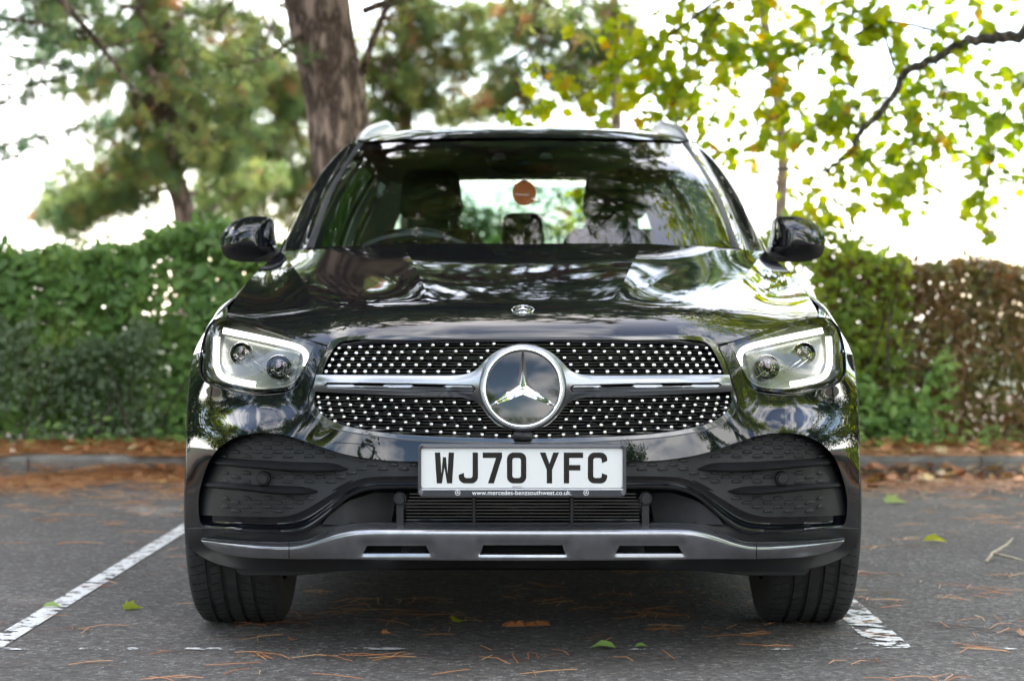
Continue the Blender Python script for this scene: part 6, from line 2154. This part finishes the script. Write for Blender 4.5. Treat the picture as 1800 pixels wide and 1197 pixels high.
hedge('laurel_hedge', 'green glossy leaved hedge left of the car, tallest beside the mirror', -9, -.1, 7.75, 1.1, lambda x: 1.40 + .05 * math.sin(x * 2.2) + (.05 if -2.4 < x < -1.2 else 0) - (.04 if x < -2.7 else 0), 42000, .10, M['laurel'], (.05, .85), singles=300, gap=.10, wild=.2, stems=70, group=HG)
hedge('grey_green_shrub', 'low grey green small leaved shrub in front of the laurel hedge, at the left edge', -9, -2.35, 7.45, .45, lambda x: .78 + .30 * noise.noise((x * 1.1, 2, 2)) + (.25 if x < -3.1 else 0), 17000, .046, M['dusty_leaf'], (.0, .9), OVAL_V, OVAL_F, gap=.16, gscale=3, wild=.18, stems=60, group=HG)
hedge('browned_hedge', 'brown tinged clipped hedge right of the car, thin near the ground', 1.95, 9, 7.72, .9, lambda x: 1.27 + .03 * math.sin(x * 3) + (.10 if x < 2.6 else 0) * (2.6 - x), 55000, .060, M['brown_hedge'], (.0, 1.0), LAUREL_V, LAUREL_F, singles=300, gap=.05, gscale=2.6, wild=.10, stems=130, group=HG)
hedge('mixed_shrub', 'yellow green shrub between the right headlight and the brown hedge', 1.2, 2.5, 7.58, .7, lambda x: 1.62 - .45 * abs(x - 1.95), 4200, .07, M['shrub_leaf'], (.0, .95), LAUREL_V, LAUREL_F, singles=300, gap=.12, wild=.22, stems=24, group=HG)
hedge('laurel_sprig', 'bright green low laurel sprigs at the foot of the shrub beside the right headlight', 1.75, 2.75, 7.45, .3, lambda x: .62 + .35 * noise.noise((x * 2.7, 3, 3)), 900, .085, M['laurel'], (.3, .95), gap=.2, wild=.2, stems=20, group=HG)
hedge('back_hedge', 'part of the hedge hidden behind the car', -.2, 1.4, 7.9, .7, 1.30, 1800, .085, M['laurel'], (.05, .8), stems=12, group=HG)
for k, (x0, x1, lab) in enumerate(((-22, 0, 'hedge along the far side of the car park, left half'), (.5, 20, 'hedge along the far side of the car park, right half'))):
    hedge('far_side_hedge', lab, x0, x1, -19.2, .8, 1.7, 3000, .20, M['laurel'], (.0, .5), OVAL_V, OVAL_F, stems=10, group='hedges across the car park')

# low plants at the foot of the right hedge
c, a, nn, s, v = [], [], [], [], []
for _ in range(1500):
    x = rng.uniform(1.9, 6); k = .5 + .8 * noise.noise((x * 1.9, 4, 4))
    if rng.uniform() > k: continue
    c.append((x, rng.uniform(6.9, 7.6), .10 + abs(rng.normal(0, .09)) * (.4 + k))); a.append(np.array([rng.normal(), rng.normal(), .3])); nn.append(np.array([rng.normal(0, .4), -.5, .9])); s.append(rng.uniform(.03, .075)); v.append(rng.uniform(.2, .95))
gc = thing('ivy_patch', 'low green ivy at the foot of the brown hedge', 'ground cover', (3.8, 7.2, .08)); 
leaves('foliage', np.array(c), np.array(a), np.array(nn), np.array(s), np.array(v), LAUREL_V, LAUREL_F, M['laurel'], gc)
c, a, nn, s, v = [], [], [], [], []
for _ in range(700):
    x = rng.uniform(-5, -1.2); k = .45 + .9 * noise.noise((x * 2.3, 8, 4))
    if rng.uniform() > k: continue
    c.append((x, rng.uniform(7.0, 7.5), .10 + abs(rng.normal(0, .08)))); a.append(np.array([rng.normal(), rng.normal(), .3])); nn.append(np.array([rng.normal(0, .4), -.5, .9])); s.append(rng.uniform(.03, .07)); v.append(rng.uniform(.1, .8))
gc = thing('weed_patch', 'low green weeds at the foot of the laurel hedge', 'ground cover', (-3, 7.2, .08))
leaves('foliage', np.array(c), np.array(a), np.array(nn), np.array(s), np.array(v), LAUREL_V, LAUREL_F, M['laurel'], gc)

# --- litter
def needle_litter(name, label, pts, length, width, zb):
    """each needle a bent, thin three-sided strip lying on the ground"""
    n = len(pts)
    th = rng.uniform(0, 2 * math.pi, n)
    L = length * rng.uniform(.6, 1.2, n)
    bend = rng.normal(0, .10, n)
    d = np.stack([np.cos(th), np.sin(th)], 1); p = np.stack([-d[:, 1], d[:, 0]], 1)
    V = np.zeros((n, 6, 3))
    for i, t in enumerate((-.5, 0, .5)):
        xy = pts[:, :2] + d * (L * t)[:, None] + p * (bend * L * (1 if i == 1 else 0))[:, None]
        w = width * (.6 if i != 1 else 1)
        V[:, i * 2, :2] = xy - p * w / 2; V[:, i * 2 + 1, :2] = xy + p * w / 2
        zz = zb + pts[:, 2] + rng.uniform(0, .004, n) + (.004 if i == 1 else .001)
        V[:, i * 2, 2] = zz; V[:, i * 2 + 1, 2] = zz + .0012
    Fc = np.concatenate([(np.array([[0, 1, 3, 2], [2, 3, 5, 4]])[None] + (np.arange(n) * 6)[:, None, None])]).reshape(-1, 4)
    o = fast_obj(name, V.reshape(-1, 3), Fc, M['dry_needle'], None, np.repeat(rng.uniform(0, 1, n), 6))
    return tag(o, label, 'litter', kind='stuff')
# drift along the kerb and on the bed
def drift(n, left):
    out = []
    while len(out) < n:
        x = rng.uniform(-9, 9)
        dens_ = 1.0 if x < 0 else .45
        if rng.uniform() > dens_: continue
        f = rng.uniform()
        if f < .55:
            y = 6.32 - abs(rng.normal(0, .52)); z = .05 * math.exp(-((6.3 - y) / .18) ** 2) * rng.uniform(0, 1.4)
            if noise.noise((x * 1.2, y * 2.2, 11)) < -.05 - .5 * (6.3 - y) + .25: 
                if rng.uniform() < .8: continue
        elif f < .72 and x < 0 or f < .60:
            y = 6.30 + rng.uniform(0, .13); z = .107
            if -3.0 < x < -2.25: continue
        else:
            y = rng.uniform(6.43, 7.7); z = .10 + .02 * rng.uniform()
        out.append((x, y, z))
    return np.array(out)
needle_litter('needle_litter', 'orange pine needles drifted along the kerb', drift(64000, True), .15, .007, .003)
pts = []
for _ in range(680):
    y = 6.0 - abs(rng.normal(0, 2.8)); x = rng.uniform(-6.5, 6.5)
    if y < -2.0: continue
    k = int(rng.integers(2, 13)) if rng.uniform() < .6 else 2
    th = rng.uniform(0, math.pi)
    for q in range(k):
        t = rng.normal(0, .09)
        pts.append((x + t * math.cos(th) * 1.6 + rng.normal(0, .02), y + t * math.sin(th) * .5 + rng.normal(0, .02), 0))
for _ in range(150):
    x = rng.uniform(-2.2, 2.2); y = rng.uniform(-.15, 1.6)
    for q in range(int(rng.integers(1, 5))):
        pts.append((x + rng.normal(0, .04), y + rng.normal(0, .03), 0))
needle_litter('scattered_needles', 'loose pine needles scattered over the asphalt', np.array(pts), .13, .0032, .002)

c, a, nn, s, v = [], [], [], [], []
while len(c) < 2600:
    x = rng.uniform(-9, 9); f = rng.uniform()
    if f < .5:
        y = 6.28 - abs(rng.normal(0, .28)); z = .012 + .07 * math.exp(-((6.3 - y) / .2) ** 2) * rng.uniform(0, 1)
        if x < 0 and rng.uniform() < .75: continue
        if noise.noise((x * 1.3, 6, 21)) < -.1: continue
    else:
        y = rng.uniform(6.45, 7.7); z = .11 + .03 * rng.uniform()
    c.append((x, y, z)); a.append(np.array([rng.normal(), rng.normal(), rng.normal(0, .25)])); nn.append(np.array([rng.normal(0, .45), rng.normal(0, .45), 1])); s.append(rng.uniform(.04, .10)); v.append(rng.uniform(0, 1))
LITV, LITF = MAPLE_V, MAPLE_F
o = leaves('leaf_litter', np.array(c), np.array(a), np.array(nn), np.array(s), np.array(v), LITV, LITF, M['dry_leaf'], None)
tag(o, 'brown fallen leaves heaped against the kerb and under the hedges', 'litter', kind='stuff')

# single leaves, twig and bark on the asphalt
def ground_at(px, py):
    d = CAMH * F / (py - HY)
    return ((px - CX) * d / F, d - D0, 0)
def lone_leaf(px, py, size, var, mat, label, ang, tv=MAPLE_V, tf=MAPLE_F, curl=.25):
    x, y, _ = ground_at(px, py)
    s_, a_, n_ = frames(np.array([[math.cos(ang), math.sin(ang), .05]]), np.array([[.15, -.25, 1.0]]))
    V, Fc = scatter_mesh(np.array([[0, 0, .012]]), np.array([[math.cos(ang), math.sin(ang), .06]]), np.array([[.15, -.3, 1.0]]), np.array([size]), [(q[0], q[1], q[2] * 2.0 + curl * abs(q[0]) ** 2) for q in tv], tf)
    V[:, 2] -= V[:, 2].min() - .004
    o = fast_obj('fallen_leaf', V, Fc, mat, None, np.full(len(V), var))
    o.location = (x, y, 0)
    return tag(o, label, 'leaf', 'single leaves on the asphalt')
lone_leaf(1083, 1143, .075, .75, M['laurel'], 'green serrated leaf lying nearest the camera, right of centre', 2.9, LAUREL_V, LAUREL_F)
lone_leaf(1116, 1140, .04, .6, M['laurel'], 'small green leaf scrap touching the nearest green leaf', .3, LAUREL_V, LAUREL_F)
lone_leaf(800, 1096, .05, .6, M['maple_leaf'], 'small yellow green leaf below the number plate, left of centre', 1.2)
lone_leaf(218, 1072, .06, .5, M['maple_leaf'], 'yellow green leaf on the asphalt left of the left tyre', .4)
lone_leaf(74, 1070, .06, .8, M['laurel'], 'bright green leaf lying on the white bay line', .2, LAUREL_V, LAUREL_F)
lone_leaf(1557, 885, .11, .9, M['laurel'], 'green leaf lying on the sunlit asphalt before the right kerb', .1)
lone_leaf(1622, 954, .10, .7, M['maple_leaf'], 'thin yellow leaf on the asphalt behind the right tyre', .1, LAUREL_V, LAUREL_F)
lone_leaf(1797, 1120, .05, .05, M['dry_leaf'], 'small brown leaf at the right edge of the picture', .9)
lone_leaf(672, 1116, .03, .3, M['dry_leaf'], 'tiny brown leaf crumb below the left end of the plate', .4)
lone_leaf(512, 1128, .03, .4, M['dry_leaf'], 'tiny brown leaf crumb in front of the left tyre', 1.4)
lone_leaf(1600, 832, .12, .98, M['laurel'], 'light green leaf on top of the leaf heap at the right kerb', .7)
x, y, _ = ground_at(1752, 985)
mb = MB()
mb.tube([(x - .06, y - .09, .008), (x - .02, y - .02, .03), (x + .05, y + .06, .05), (x + .09, y + .12, .07)], [.006, .007, .006, .004], 6)
mb.tube([(x - .02, y - .02, .03), (x + .04, y - .08, .02), (x + .09, y - .14, .008)], [.006, .005, .003], 6)
o = mb.build('twig', M['twig'], None, True, None); tag(o, 'pale forked twig lying on the asphalt at the right', 'twig')
x, y, _ = ground_at(925, 1101)
mb = MB()
for i in range(7):
    xx = x - .055 + i * .018 + random.uniform(-.006, .006); yy = y + random.uniform(-.012, .012)
    w_, h_ = random.uniform(.016, .03), random.uniform(.004, .014)
    mb.add([(xx - w_, yy - .01, .003), (xx + w_, yy - .012, .004), (xx + w_ * .8, yy + .012, .006 + h_), (xx - w_ * .7, yy + .01, .004 + h_ * .6), (xx, yy, .008 + h_)], [(0, 1, 4), (1, 2, 4), (2, 3, 4), (3, 0, 4)])
o = mb.build('bark_scrap', M['dry_leaf'], None, False); tag(o, 'torn reddish brown bark scrap on the asphalt in front of the bumper', 'bark')
